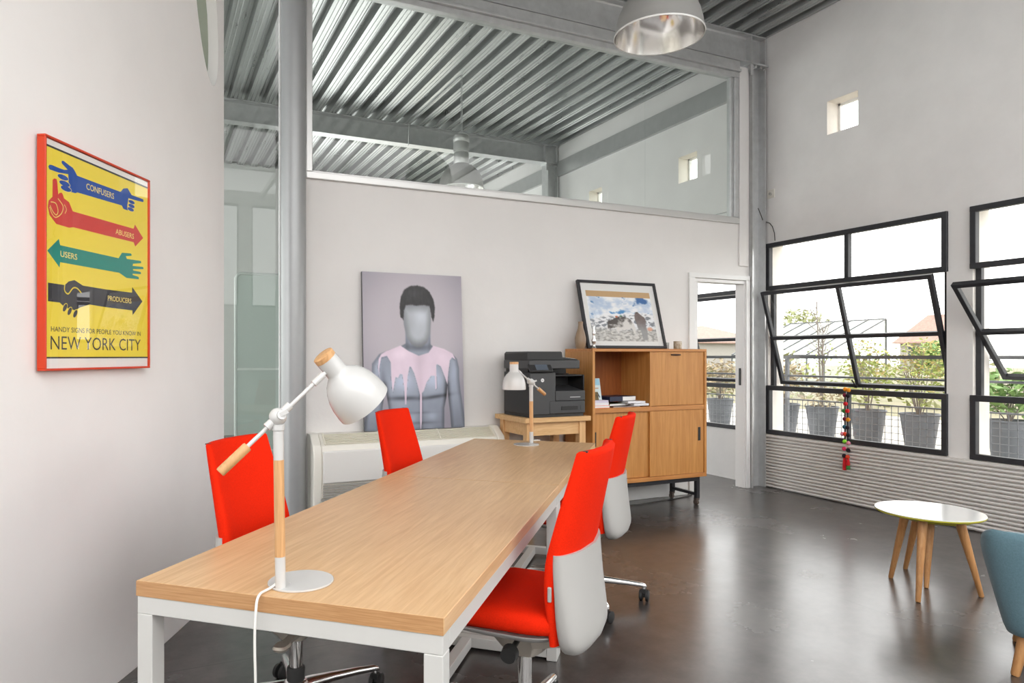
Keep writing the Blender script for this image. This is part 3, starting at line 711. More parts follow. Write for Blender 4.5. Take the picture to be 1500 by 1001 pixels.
F.text('CONFUSERS', (32.6,67.4), 17.8, 2.3, 'print_cream', .0009, .008); F.text('ABUSERS', (49.2,54.0), 13.2, 2.1, 'print_cream', .0009, .008)
F.text('USERS', (13.6,40.6), 9.4, 2.1, 'print_cream', .0009, .008); F.text('PRODUCERS', (45.6,27.4), 16.6, 2.0, 'print_cream', .0009, .008)
F.text('HANDY SIGNS FOR PEOPLE YOU KNOW IN', (32.4,14.3), 57, 1.75, 'print_black', .0009, 0); F.text('NEW YORK CITY', (32.3,9.6), 57.2, 4.7, 'print_black', .0009, -.004)
F.build('print', po)
g = MB(); g.box(.006, PW-.006, -.0285, -.0275, .006, PH-.006); g.build('glass', M['glass_pic'], po, smooth=0)

# painted-by-function prints
def sm(a, b, x):
    t = max(0, min(1, (x-a)/(b-a))); return t*t*(3-2*t)
def mixc(a, b, k): return tuple(x+(y-x)*k for x, y in zip(a, b))
def inside(poly, x, y):
    """signed distance-like: positive inside"""
    c = False; dm = 9; n = len(poly)
    for i in range(n):
        (x1,y1),(x2,y2) = poly[i], poly[(i+1)%n]
        if (y1 > y) != (y2 > y) and x < (x2-x1)*(y-y1)/(y2-y1)+x1: c = not c
        dx, dy = x2-x1, y2-y1; t = max(0, min(1, ((x-x1)*dx+(y-y1)*dy)/(dx*dx+dy*dy+1e-12)))
        dm = min(dm, math.hypot(x-x1-t*dx, y-y1-t*dy))
    return dm if c else -dm
def fbm(x, y, z=0, o=4):
    s, a = 0, .5
    for i in range(o): s += a*noise.noise(Vector((x, y, z+i*7.3))); x *= 2.03; y *= 2.03; a *= .5
    return s
def painted(name, W, Hh, nx, ny, fn, f, parent, m):
    vs, fs, cs = [], [], []
    for j in range(ny+1):
        for i in range(nx+1):
            vs.append(f(W*i/nx, Hh*(1-j/ny))); cs.append(fn(i/nx, j/ny))
    for j in range(ny):
        for i in range(nx):
            a = j*(nx+1)+i; fs.append((a, a+nx+1, a+nx+2, a+1))
    me = bpy.data.meshes.new(name); me.from_pydata(vs, [], fs); me.materials.append(m)
    at = me.color_attributes.new('Print', 'FLOAT_COLOR', 'POINT')
    at.data.foreach_set('color', [x for c in cs for x in (*s2l(*[max(0,min(255,q)) for q in c]), 1)])
    o = bpy.data.objects.new(name, me); COL.objects.link(o); o.parent = parent; return o

# leaning portrait: s 0..1 left to right, t 0..1 top to bottom (aspect .82 : 1.2)
hair = [(.365,.28),(.36,.21),(.375,.15),(.41,.105),(.47,.08),(.54,.075),(.61,.085),(.665,.115),(.70,.16),(.715,.21),(.71,.27),(.695,.31),(.68,.28),(.672,.24),(.66,.205),(.60,.20),(.53,.205),(.47,.20),(.42,.205),(.40,.24),(.395,.30)]
face = [(.385,.20),(.67,.20),(.675,.30),(.665,.385),(.63,.445),(.575,.475),(.52,.478),(.47,.46),(.42,.41),(.395,.33)]
neck = [(.41,.36),(.665,.36),(.665,.47),(.72,.50),(.55,.54),(.34,.50),(.41,.46)]
body = [(.15,.52),(.24,.495),(.36,.47),(.43,.445),(.64,.445),(.69,.47),(.80,.495),(.885,.515),(.935,.55),(.955,.61),(.955,.68),(.965,.76),(.985,.85),(1.0,.93),(1.02,1.02),(.86,1.02),(.85,.90),(.835,.80),(.83,.72),(.815,.80),(.79,.87),(.785,1.02),(.255,1.02),(.25,.93),(.225,.82),(.20,.72),(.185,.80),(.165,.90),(.13,1.02),(-.02,1.02),(.0,.93),(.04,.82),(.085,.74),(.075,.66),(.08,.58)]
paint = [(.22,.50),(.36,.465),(.44,.50),(.54,.53),(.64,.51),(.69,.465),(.80,.485),(.89,.515),(.92,.555),(.885,.54),(.86,.56),(.845,.62),(.835,.67),(.83,.72),(.81,.68),(.765,.60),(.73,.585),(.717,.59),(.715,.74),(.703,.75),(.70,.66),(.66,.66),(.615,.70),(.585,.755),(.565,.77),(.558,.95),(.545,1.02),(.54,.95),(.545,.78),(.52,.71),(.49,.64),(.46,.60),(.445,.60),(.425,.66),(.415,.74),(.405,.84),(.395,.84),(.39,.74),(.375,.65),(.35,.645),(.33,.67),(.305,.665),(.275,.76),(.265,.68),(.26,.57),(.225,.53),(.17,.54),(.15,.60),(.145,.66),(.138,.60),(.145,.55),(.17,.52)]
def G(s, t, x, y, a, b, r=0):
    dx, dy = s-x, (t-y)*1.463; c_, s_ = math.cos(r), math.sin(r); u, v = dx*c_+dy*s_, -dx*s_+dy*c_
    return math.exp(-(u*u/a/a+v*v/b/b))
def portrait(s, t):
    c = mixc((192,186,194), (150,146,158), sm(.25,.75, math.hypot((s-.5)*.9, (t-.35)*1.1)))
    ib = inside(body, s, t)
    k = sm(-.006,.006,ib)
    if k > 0:
        b = 160 + 46*G(s,t,.38,.69,.12,.12) + 46*G(s,t,.68,.68,.12,.12) + 26*G(s,t,.14,.62,.05,.2) + 22*G(s,t,.90,.64,.045,.2)
        b += 34*G(s,t,.45,.93,.06,.045) + 32*G(s,t,.66,.92,.06,.045) + 28*G(s,t,.45,1.0,.06,.035) + 26*G(s,t,.65,1.0,.06,.035) + 14*G(s,t,.35,.88,.06,.1)
        b -= 74*G(s,t,.39,.80,.15,.020) + 76*G(s,t,.70,.795,.14,.018,-.12) + 38*G(s,t,.555,.88,.018,.25) + 26*G(s,t,.55,.74,.02,.12)
        b -= 55*G(s,t,.20,.80,.03,.28,-.1) + 60*G(s,t,.82,.78,.028,.3) + 26*G(s,t,.55,.96,.14,.012) + 22*G(s,t,.55,.895,.13,.012)
        b -= 40*(1-sm(0,.045,ib)) + 22*sm(.82,1.0,t) + 18*sm(.05,.0,s)
        b += 8*fbm(s*9, t*12, 3)
        c = mixc(c, (b*.93, b*.98, b*1.08), k)
    kn = sm(-.006,.008,inside(neck, s, t))
    if kn > 0:
        b = 172 - 60*G(s,t,.54,.475,.14,.035) - 35*G(s,t,.42,.45,.03,.1) - 30*G(s,t,.655,.44,.02,.1); c = mixc(c, (b*.92,b*.97,b*1.07), kn*sm(.53,.50,t))
    kp = sm(-.004,.004,inside(paint, s, t)); ip = inside(paint, s, t)
    if kp > 0:
        pk = (236,216,232); sh = 18*fbm(s*6, t*6, 9) - 16*G(s,t,.55,.60,.05,.2) + 10*G(s,t,.35,.52,.1,.05)
        c = mixc(c, tuple(q+sh for q in pk), kp*.93)
    elif -.006 < ip < 0 and t > .53: c = tuple(q*.82 for q in c)
    kf = sm(-.006,.008,inside(face, s, t))
    if kf > 0:
        b = 196 + 22*G(s,t,.58,.27,.07,.08) - 44*sm(.07,.0,inside(face,s,t)) - 14*G(s,t,.45,.33,.05,.12) + 14*fbm(s*5,t*5,5) - 30*sm(.40,.49,t)
        c = mixc(c, (b*.95, b*.98, b*1.02), kf)
    kh = sm(-.007,.005,inside(hair, s, t)+.006*fbm(s*60,t*60,2))
    if kh > 0:
        b = 52 + 16*fbm(s*40,t*26,1) + 14*G(s,t,.5,.13,.1,.06); c = mixc(c, (b,b,b*1.03), kh)
    return c
cv = thing('canvas_portrait', 'frameless portrait print of a faceless bare torso with dripping pink paint, leaning on the wall', 'picture')
CW, CH = .82, 1.205; lean = math.asin(.070/CH)
cv.location = (1.437, 4.895, .7475); cv.rotation_euler = (-lean, 0, 0)
mb = MB(); mb.box(0, CW, 0, .028, 0, CH); mb.build('board', mat('board_edge', (.10,.10,.11), .6), cv, smooth=0)
painted('print', CW, CH, 150, 210, portrait, lambda u, v: (u, -.001, v), cv, vcol_mat('portrait_print', .45))

# framed mountain photograph on the cabinet
pony = [(.25,.64),(.27,.555),(.36,.50),(.42,.45),(.50,.44),(.58,.47),(.62,.50),(.66,.60),(.68,.70),(.66,.82),(.64,.82),(.62,.70),(.58,.72),(.50,.75),(.44,.73),(.41,.82),(.39,.82),(.38,.72),(.34,.70),(.29,.72),(.25,.72)]
man = [(.70,.38),(.72,.335),(.755,.33),(.775,.365),(.80,.40),(.845,.45),(.865,.53),(.85,.60),(.86,.78),(.84,.97),(.77,.97),(.755,.75),(.72,.74),(.705,.60),(.69,.47)]
def mountain(s, t):
    if t < .115: return mixc((196,160,114), (205,170,124), .5+.5*fbm(s*30, t*60, 1))
    t = (t-.115)/.885
    n1, n2 = fbm(s*3, t*3.4, 1, 5), fbm(s*8, t*9, 4, 5)
    c = mixc((186,206,230), (246,248,251), sm(-.25,.1, n1+.25*n2))
    c = mixc(c, (60,110,170), sm(.0,.22, G(s,t,.86,.07,.17,.13)*.55 + .75*n2 - .18))
    c = mixc(c, (70,140,198), sm(.0,.24, G(s,t,.44,.36,.18,.08,-.4)*.55 + .75*n2 - .18))
    # rocky slopes and snow
    ridge = .40 + .20*abs(s-.5) - .12*sm(.55,.9,s) + .10*fbm(s*7, 2, 3)
    if t > ridge-.03:
        r = mixc((238,240,243), (120,126,134), sm(-.05,.16, fbm(s*14, t*18, 8, 5) + .10*sm(.5,.9,t)*(1 if s < .3 or s > .9 else -.3)))
        c = mixc(c, r, sm(ridge-.03, ridge+.05, t)*.95)
    if t > .66: c = mixc(c, mixc((214,212,206), (150,148,140), sm(-.1,.25, fbm(s*20, t*26, 6))), sm(.64,.80,t)*.8)
    k = sm(-.008,.008, inside(pony, s, t)+.01*fbm(s*30,t*30,2))
    if k: c = mixc(c, mixc((74,68,66), (224,222,218), sm(-.10,.12, (s-.45)*.8 + (t-.58)*1.0 + .35*fbm(s*12,t*12,7))), k)
    c = mixc(c, (196,104,64), sm(.5,.9, G(s,t,.41,.45,.035,.05))); c = mixc(c, (64,120,84), sm(.5,.9, G(s,t,.48,.43,.035,.035))); c = mixc(c,(70,62,60), sm(.45,.8,G(s,t,.30,.58,.06,.09)))
    k = sm(-.008,.008, inside(man, s, t)+.008*fbm(s*30,t*30,12))
    if k: c = mixc(c, mixc((104,88,84), (150,150,150), sm(.45,.8,t)), k*.92)
    c = mixc(c, (48,42,44), sm(.5,.9, G(s,t,.737,.345,.026,.038)))
    c = mixc(c, (222,160,130), .85*sm(.4,.8, G(s,t,.905,.72,.06,.085)+.15*n2))
    return c
fr = thing('framed_photograph', 'black framed mountain photograph with white mat leaning on top of the wooden cabinet', 'picture')
FW, FH = .842, .615; lean = math.asin(.165/FH)
fr.location = (3.338, 4.785, 1.3725); fr.rotation_euler = (-lean, 0, R(0))
mb = MB(); w = .022
mb.box(0, FW, -.028, 0, 0, w); mb.box(0, FW, -.028, 0, FH-w, FH); mb.box(0, w, -.028, 0, w, FH-w); mb.box(FW-w, FW, -.028, 0, w, FH-w)
mb.build('frame', M['black_steel'], fr, bevel=.001, seg=1, smooth=0)
mb = MB(); mb.box(w-.002, FW-w+.002, -.012, -.004, w-.002, FH-w+.002); mb.build('mat_board', M['paper'], fr, smooth=0)
a, b_, c_, d_ = .075, .765, .065, .525
painted('print', b_-a, d_-c_, 170, 116, mountain, lambda u, v: (a+u, -.0135, c_+v), fr, vcol_mat('mountain_print', .5))
g = MB(); g.box(w-.003, FW-w+.003, -.0215, -.020, w-.003, FH-w+.003); g.build('glass', M['glass_pic'], fr, smooth=0)

# ------------------------------------------------------------------ wooden cabinet on castors
cb = thing('wooden_cabinet', 'honey coloured wooden cabinet on a black castor base with open compartment and sliding fronts', 'cabinet')
cb.location = (3.24, 4.56, 0)
W, D, z0, z1 = 1.205, .40, .255, 1.372; t = .024; xm = .594
mb = MB(); mb.box(0, W, .001, D, z1-t, z1); mb.box(0, W, .001, D, z0, z0+.034); mb.box(t, W-t, .004, D-.01, .846, .886)
mb.build('horizontal_boards', M['cab_h'], cb, bevel=.0015, seg=1, smooth=0)
for nm, a, b2, y, za, ye in (('side_panel',0,t,0,z0+.034,D),('side_panel',W-t,W,0,z0+.034,D),('divider',xm-.011,xm+.011,.004,.886,D-.012)):
    mb = MB(); mb.box(a, b2, y, ye, za, z1-t); mb.build(nm, M['cab_v'], cb, bevel=.0015, seg=1, smooth=0)
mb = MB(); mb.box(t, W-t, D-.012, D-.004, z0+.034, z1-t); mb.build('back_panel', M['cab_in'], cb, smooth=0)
mb = MB(); mb.box(xm+.013, W-t-.002, .010, .028, .889, z1-t-.002); fl = mb.build('flap_door', M['cab_v'], cb, bevel=.0015, seg=1, smooth=0)
mb = MB(); mb.lathe([(.001,-.055),(.006,-.05),(.0085,0),(.006,.05),(.001,.055)], 14, c=(.862,.004,1.322), axis=(1,0,0)); mb.box(.83,.836,.004,.014,1.318,1.326); mb.box(.888,.894,.004,.014,1.318,1.326)
mb.build('handle', mat('walnut_handle', s2l(66,40,22), .4), fl, smooth=40)
for nm, a, b2, y, px in (('l', t+.002, xm+.02, .030, .042), ('r', xm-.006, W-t-.002, .010, 1.128)):
    mb = MB(); mb.box(a, b2, y, y+.016, z0+.036, .844); sd_ = mb.build('sliding_door', M['cab_v'], cb, bevel=.0015, seg=1, smooth=0)
    q = MB(); q.box(px-.014, px+.014, y-.003, y+.002, .572, .690); q.build('recessed_pull', M['black'], sd_, bevel=.002)
mb = MB(); zb = .255
for yy in (.03, D-.06): mb.box(.05, W-.05, yy, yy+.035, zb-.04, zb)
for xx in (.05, W-.085): mb.box(xx, xx+.035, .065, D-.06, zb-.04, zb)
for xx in (.05, W-.085):
    for yy in (.03, D-.06): mb.box(xx, xx+.035, yy, yy+.035, .062, zb-.04)
    mb.box(xx+.005, xx+.03, .065, D-.06, .082, .107)
bs = mb.build('castor_base', M['black_steel'], cb, bevel=.001, seg=1, smooth=0)
M['castor'] = mat('castor_rubber', s2l(92,80,72), .6)
for xx in (.067, W-.067):
    for yy in (.047, D-.043):
        q = MB(); q.cyl((xx-.012,yy+.01,.023), (xx+.012,yy+.01,.023), .0225, n=22); q.box(xx-.017,xx+.017,yy-.012,yy+.022,.044,.063); q.box(xx-.017,xx-.013,yy,yy+.02,.018,.05); q.box(xx+.013,xx+.017,yy,yy+.02,.018,.05)
        q.build('castor', M['castor'], bs, smooth=40)

# books in the open compartment -----------------------------------
def book(name, label, dims, loc, rz, cover, group, rx=0, spine=True, extra=None):
    """lying book: w (x), d (y), h; fore edge faces -y"""
    w, d, h = dims; t_ = thing(name, label, 'book', loc, rz, group)
    t_.rotation_euler = (rx, 0, rz)
    c = MB(); c.box(0, w, 0, d, 0, .0022); c.box(0, w, 0, d, h-.0022, h)
    if spine == 'front': c.box(0, w, -.002, .0, 0, h)
    else: c.box(0, .0022, 0, d, .0022, h-.0022)
    c.build('cover', cover, t_, bevel=.0006, seg=1, smooth=0)
    p = MB(); p.box(.0024, w-.003, .003 if spine != 'front' else .0005, d-.003, .0023, h-.0023); p.build('pages', M['paper'], t_, smooth=0)
    return t_
zs = .8862; bx, by = 3.27, 4.575
mk = lambda n, c: mat(n, s2l(*c), .45)
white_c = mk('white_cover', (232,232,236)); coral = mk('coral_cover', (250,122,92)); navy = mk('navy_cover', (26,34,62)); grn = mk('green_cover', (88,96,60)); mar = mk('maroon_cover', (96,44,40)); lil = mk('lilac_cover', (214,208,226))
G1 = 'books in the open compartment'
book('book', 'coral covered book at the bottom of the short stack in the cabinet compartment', (.150,.20,.021), (bx,by-.003,zs), 0, coral, G1)
book('book', 'white paperback lying directly on the coral book', (.138,.20,.022), (bx+.002,by,zs+.0212), R(1), white_c, G1, spine='front')
book('book', 'pale lilac paperback on top of the short stack above the coral book', (.132,.19,.019), (bx+.005,by+.004,zs+.0434), R(-1), lil, G1, spine='front')
book('book', 'flat maroon magazine at the bottom of the wider pile beside the divider', (.27,.20,.008), (3.46,by+.01,zs), R(-3), mar, G1)
book('book', 'white paperback on the maroon magazine, its edge sticking out towards the divider', (.21,.15,.017), (3.612,by-.004,zs+.0084), R(-2), white_c, G1, spine='front') if False else None
book('book', 'lowest white paperback of the wide pile beside the divider', (.150,.16,.018), (3.655,by-.012,zs+.0098), R(-2), white_c, G1, spine='front')
book('book', 'green patterned magazine lying beneath the dark blue hardback', (.22,.19,.020), (3.44,by+.03,zs+.0098), R(8), grn, G1)
book('book', 'second white paperback, lying right under the dark blue hardback', (.175,.15,.0165), (3.606,by+.004,zs+.0305), R(-2), white_c, G1, spine='front')
nb = thing('book', 'thick dark blue hardback crowning the wide pile in the cabinet compartment', 'book', (3.452,by+.045,zs+.0475), R(7), G1)
c = MB(); c.box(0,.30,0,.20,0,.003); c.box(0,.30,0,.20,.036,.039); c.box(0,.0035,0,.20,.003,.036); c.box(.0,.145,-.0025,.0,0,.039); c.build('cover', navy, nb, smooth=0)
c = MB(); c.box(.004,.297,.0005,.197,.0032,.0358); c.build('pages', M['paper'], nb, smooth=0)
# standing paperback and small card
F = None
sb = thing('book', 'upright paperback with a light blue cover leaning on the compartment wall above the short stack', 'book', (bx+.012,by+.10,zs+.064), R(-4), G1); sb.rotation_euler = (R(-12),0,R(-4))
c = MB(); c.box(0,.125,0,.012,0,.178); c.build('pages', M['paper'], sb, smooth=0)
Fb = Flat(lambda u, v, w: (u, -.0006-w, v)); M['sky_cover'] = mk('sky_cover', (150,200,222)); M['pale_cover'] = mk('pale_cover', (206,222,224)); M['ochre'] = mk('ochre_ink', (186,120,50)); M['dark_ink'] = mk('dark_ink', (40,60,84))
Fb.poly([(0,0),(.125,0),(.125,.178),(0,.178)], 'pale_cover', 0); Fb.poly([(.004,.12),(.121,.12),(.121,.174),(.004,.174)], 'sky_cover', .0003)
Fb.poly([(.02,.092),(.105,.092),(.105,.098),(.02,.098)], 'ochre', .0003); Fb.poly([(.085,.06),(.095,.058),(.112,.02),(.104,.014),(.09,.04)], 'dark_ink', .0003)
Fb.build('cover', sb)
cd = thing('postcard', 'small dark green and brown picture card propped before the blue paperback', 'card', (bx+.004,by+.055,zs+.0632), R(0)); cd.rotation_euler = (R(-14),0,0)
M['card_brown'] = mat('card_print', s2l(120,100,50), .5, col2=s2l(58,46,26), scale=40, var=.1)
c = MB(); c.box(0,.078,0,.003,0,.068); c.build('print', M['card_brown'], cd, smooth=0)
# vases and votive on the cabinet
v = thing('vase', 'slender brown bottle vase beside the framed photograph on the cabinet', 'vase', (3.288, 4.80, 1.3722))
mb = MB(); mb.lathe([(.001,0),(.034,0),(.042,.02),(.047,.055),(.046,.09),(.036,.135),(.024,.17),(.019,.20),(.020,.222),(.0215,.228),(.017,.228),(.015,.20),(.001,.19)], 32); mb.build('body', mat('brown_stoneware', s2l(150,126,100), .35, var=.15, scale=9), v, smooth=50)
v = thing('figurine', 'small silver ornament between the brown vase and the framed photograph', 'ornament', (3.362, 4.715, 1.3722))
mb = MB(); mb.lathe([(.001,0),(.019,0),(.021,.006),(.012,.02),(.010,.035),(.018,.055),(.020,.07),(.013,.09),(.009,.105),(.014,.122),(.015,.135),(.010,.15),(.007,.165),(.009,.18),(.006,.192),(.001,.196)], 24); mb.build('body', mat('silver', (.75,.74,.72), .18, 1.0), v, smooth=50)
v = thing('votive_holder', 'small patterned glass candle holder standing alone on the cabinet top', 'candle holder', (4.262, 4.72, 1.3722))
mb = MB(); mb.lathe([(.001,0),(.034,0),(.035,.004),(.036,.07),(.0335,.07),(.0325,.008),(.001,.008)], 28); mb.build('cup', mat('patterned_glass', s2l(206,200,188), .2, var=.5, scale=34, col2=s2l(150,128,92)), v, smooth=50)
mb = MB(); mb.lathe([(.001,.0085),(.030,.0085),(.030,.035),(.001,.036)], 20); mb.build('candle', M['paper'], v, smooth=50)
v = thing('glass_tumbler', 'clear tumbler just beside the lower corner of the framed photograph', 'glass', (4.205, 4.80, 1.3722))
mb = MB(); mb.lathe([(.001,0),(.022,0),(.026,.06),(.024,.06),(.0205,.004),(.001,.004)], 24); mb.build('cup', glass_mat('tumbler_glass', (.9,.92,.92), haze=.25), v, smooth=50)

# ------------------------------------------------------------------ pine table and printer
pt_ = thing('pine_table', 'small pale pine table carrying the printer between cabinet and wall unit', 'table', (2.556, 4.452, 0))
mb = MB(); mb.box(0,.592,0,.50,.803,.84); mb.build('tabletop', M['pine'], pt_, bevel=.003)
mb = MB(); mb.box(.085,.51,.042,.062,.70,.803); mb.box(.085,.51,.44,.46,.70,.803); mb.box(.042,.062,.085,.42,.70,.803); mb.box(.53,.55,.085,.42,.70,.803); mb.build('apron', M['pine'], pt_, bevel=.001, seg=1, smooth=0)
M['pine_v'] = wood('pine_leg', s2l(230,188,136), s2l(208,160,106), (12,12,.8), 4, .5)
for xx in (.03,.505):
    for yy in (.03,.41):
        q = MB(); q.box(xx,xx+.058,yy,yy+.058,0,.803); q.build('leg', M['pine_v'], pt_, bevel=.002, seg=1, smooth=0)
pr = thing('printer', 'dark grey multifunction printer with scanner lid on the small pine table', 'printer', (2.606, 4.478, .8402))
mb = MB(); mb.box(.004,.495,.01,.41,0,.022); mb.build('plinth', M['printer2'], pr, smooth=0)
mb = MB(); mb.box(0,.236,.004,.41,.022,.345); mb.box(.236,.500,.004,.41,.022,.20); mb.box(.236,.500,.22,.41,.20,.33); mb.box(.49,.500,.004,.41,.20,.325); mb.box(.236,.49,.02,.22,.312,.325)
body_ = mb.build('body', M['printer2'], pr, bevel=.006, seg=2, smooth=35)
mb = MB(); mb.box(.006,.228,-.004,.006,.022,.343); mb.build('front_door', M['printer3'], pr, bevel=.004)
mb = MB(); mb.box(.23,.50,-.006,.05,.125,.20); mb.add([(.25,-.004,.20),(.485,-.004,.20),(.485,.2,.235),(.25,.2,.235),(.25,.2,.2),(.485,.2,.2)],[(0,1,2,3)]); mb.build('output_tray', M['printer3'], pr, bevel=.003)
mb = MB(); mb.box(.175,.498,-.008,.01,.026,.122); tr = mb.build('paper_tray', M['printer3'], pr, bevel=.004)
mb = MB(); mb.box(.28,.43,-.012,-.007,.052,.082); mb.box(.455,.460,-.0095,-.007,.05,.085); mb.build('tray_handle', M['black'], tr, bevel=.002)
mb = MB(); mb.box(.36,.455,-.0075,-.0055,.148,.154); mb.build('badge', mat('badge_silver', (.5,.5,.5), .4), pr, smooth=0)
mb = MB(); mb.box(.015,.16,.05,.40,.345,.375); mb.box(.236,.49,.25,.40,.33,.375); mb.build('neck', M['printer2'], pr, smooth=0)
mb = MB(); mb.box(-.002,.455,.0,.41,.372,.440); mb.build('scanner', M['printer3'], pr, bevel=.006)
mb = MB(); pf = [(-.002,.440),(.455,.440),(.455,.446),(.315,.462),(.31,.50),(.30,.506),(.012,.506),(-.002,.492)]
mb.prism(pf, lambda u, w: (u,.03,w), (0,.37,0)); mb.build('document_feeder', M['printer2'], pr, bevel=.005)
mb = MB(); mb.add([(.316,.06,.4632),(.452,.06,.4480),(.452,.27,.4480),(.316,.27,.4632),(.316,.06,.4652),(.452,.06,.4500),(.452,.27,.4500),(.316,.27,.4652)], [(0,3,2,1),(4,5,6,7),(0,1,5,4),(1,2,6,5),(2,3,7,6),(3,0,4,7)]); mb.build('loose_sheet', M['paper'], pr, smooth=0)
pn = MB(); pn.M = Matrix.Translation((.0,-.035,.352)) @ Matrix.Rotation(R(-38),4,'X'); pn.box(-.01,.19,-.005,.018,0,.075); po_ = pn.build('control_panel', M['printer2'], pr, bevel=.006)
q = MB(); q.M = pn.M; q.box(.045,.15,-.0065,-.0045,.012,.064); q.build('touch_screen', M['screen'], po_, bevel=.001)
lg = Flat(lambda u, v, w: (u, -.0052-w, v)); M['logo_white'] = mat('logo_white', (.8,.8,.8), .4); M['logo_grey'] = mat('logo_grey', (.10,.10,.11), .4)
lg.oval((.112,.285), .0145, .0145, 'logo_white', 0); lg.text('hp', (.112,.285), .016, .0155, 'logo_grey', .0004); lg.build('logo', pr)
mb = MB(); mb.tube([(2.86,4.93,.80),(2.865,4.955,.60),(2.85,4.965,.35),(2.83,4.962,.12),(2.84,4.95,.008),(2.95,4.90,.007)], .004, 8)
tag(mb.build('power_cable', M['cable_black'], smooth=60), 'thin black cable dropping behind the small pine table', 'cable')
mb = MB(); mb.tube([(3.55,4.86,.006),(3.9,4.80,.006),(4.15,4.84,.006),(4.36,4.86,.006),(4.6,4.92,.006),(4.66,4.97,.006)], .005, 8)
tag(mb.build('floor_cable', M['cable_black'], smooth=60), 'dark cable lying on the floor under the wooden cabinet', 'cable')

# ------------------------------------------------------------------ air-conditioning unit
ac = thing('air_conditioner', 'white floor standing air conditioner below the leaning portrait', 'air conditioner', (1.03, YB, 0))
W = 1.53
prof = [(-.005,.02),(-.215,.02),(-.215,.30),(-.225,.60),(-.20,.668),(-.10,.742),(-.005,.742)]
mb = MB(); mb.prism([(p[0],p[1]) for p in prof], lambda u, w: (.06,u,w), (W-.12,0,0)); mb.build('casing', M['plastic_cream'], ac, bevel=.006, smooth=30)
for sx, nm in ((0,'a'),(W-.06,'b')):
    pe = [(-.005,.0),(-.222,.0),(-.222,.30),(-.235,.60),(-.208,.675),(-.105,.747),(-.005,.747)]
    q = MB(); q.prism(pe, lambda u, w: (sx,u,w), (.06,0,0)); q.build('end_cap', M['plastic_cream'], ac, bevel=.008, smooth=30)
q = MB(); q.box(.065,W-.065,-.242,-.222,.405,.635); q.build('front_panel', M['ac_white'], ac, bevel=.012, seg=3)
q = MB(); dv = Vector((0,-.10+.2,.074)).normalized()
q.M = Matrix.Translation((0,-.199,.672)) @ Matrix.Rotation(math.atan2(.074,.10),4,'X')
for k in range(7): q.box(.09,W-.09,.006+k*.016,.014+k*.016,.0,.007)
for xx in (.085, .5, .98, W-.093): q.box(xx,xx+.01,.002,.118,.0,.0075)
q.build('outlet_grille', M['grille_cream'], ac, smooth=0)
q = MB()
for k in range(18): q.box(.07,W-.07,-.230,-.213,.05+k*.0195,.061+k*.0195)
q.build('intake_grille', M['grille_dark'], ac, smooth=0)
q = MB(); q.cyl((.063,-.225,.29),(.063,-.243,.29),.012,n=14); q.build('knob', M['plastic_white'], ac, smooth=40)

# frosted glass screen in the corridor
fs = thing('frosted_screen', 'tall frosted glass screen with a rounded corner behind the round steel column', 'glass screen', (.70, 6.5, 0))
ring = []
for a in range(0, 91, 10): ring.append((.05-.05*math.cos(R(a)), 2.01+.05*math.sin(R(a))))
pl = [(0,0)] + ring + [(.95,2.06),(.95,0)]
mb = MB(); mb.prism(pl, lambda u, w: (u,0,w), (0,.012,0)); mb.build('panel', M['frost'], fs, smooth=0)
mb = MB(); path = [(-.012,0,0)] + [(p[0]-.012*math.cos(R(a)), 0, p[1]+.012*math.sin(R(a))) for p, a in zip(ring, range(0,91,10))] + [(.95,0,2.072)]
mb.tube([(x, .006, z) for x, y, z in path], .014, 10); mb.build('rim', mat('pale_green_metal', (.62,.68,.65), .4), fs, smooth=50)
mb = MB(); mb.box(.0,.95,-.006,0,1.18,1.20); mb.box(0,.95,-.006,0,.42,.44); mb.build('rail', mat('pale_rail', (.70,.75,.72), .4), fs, smooth=0)

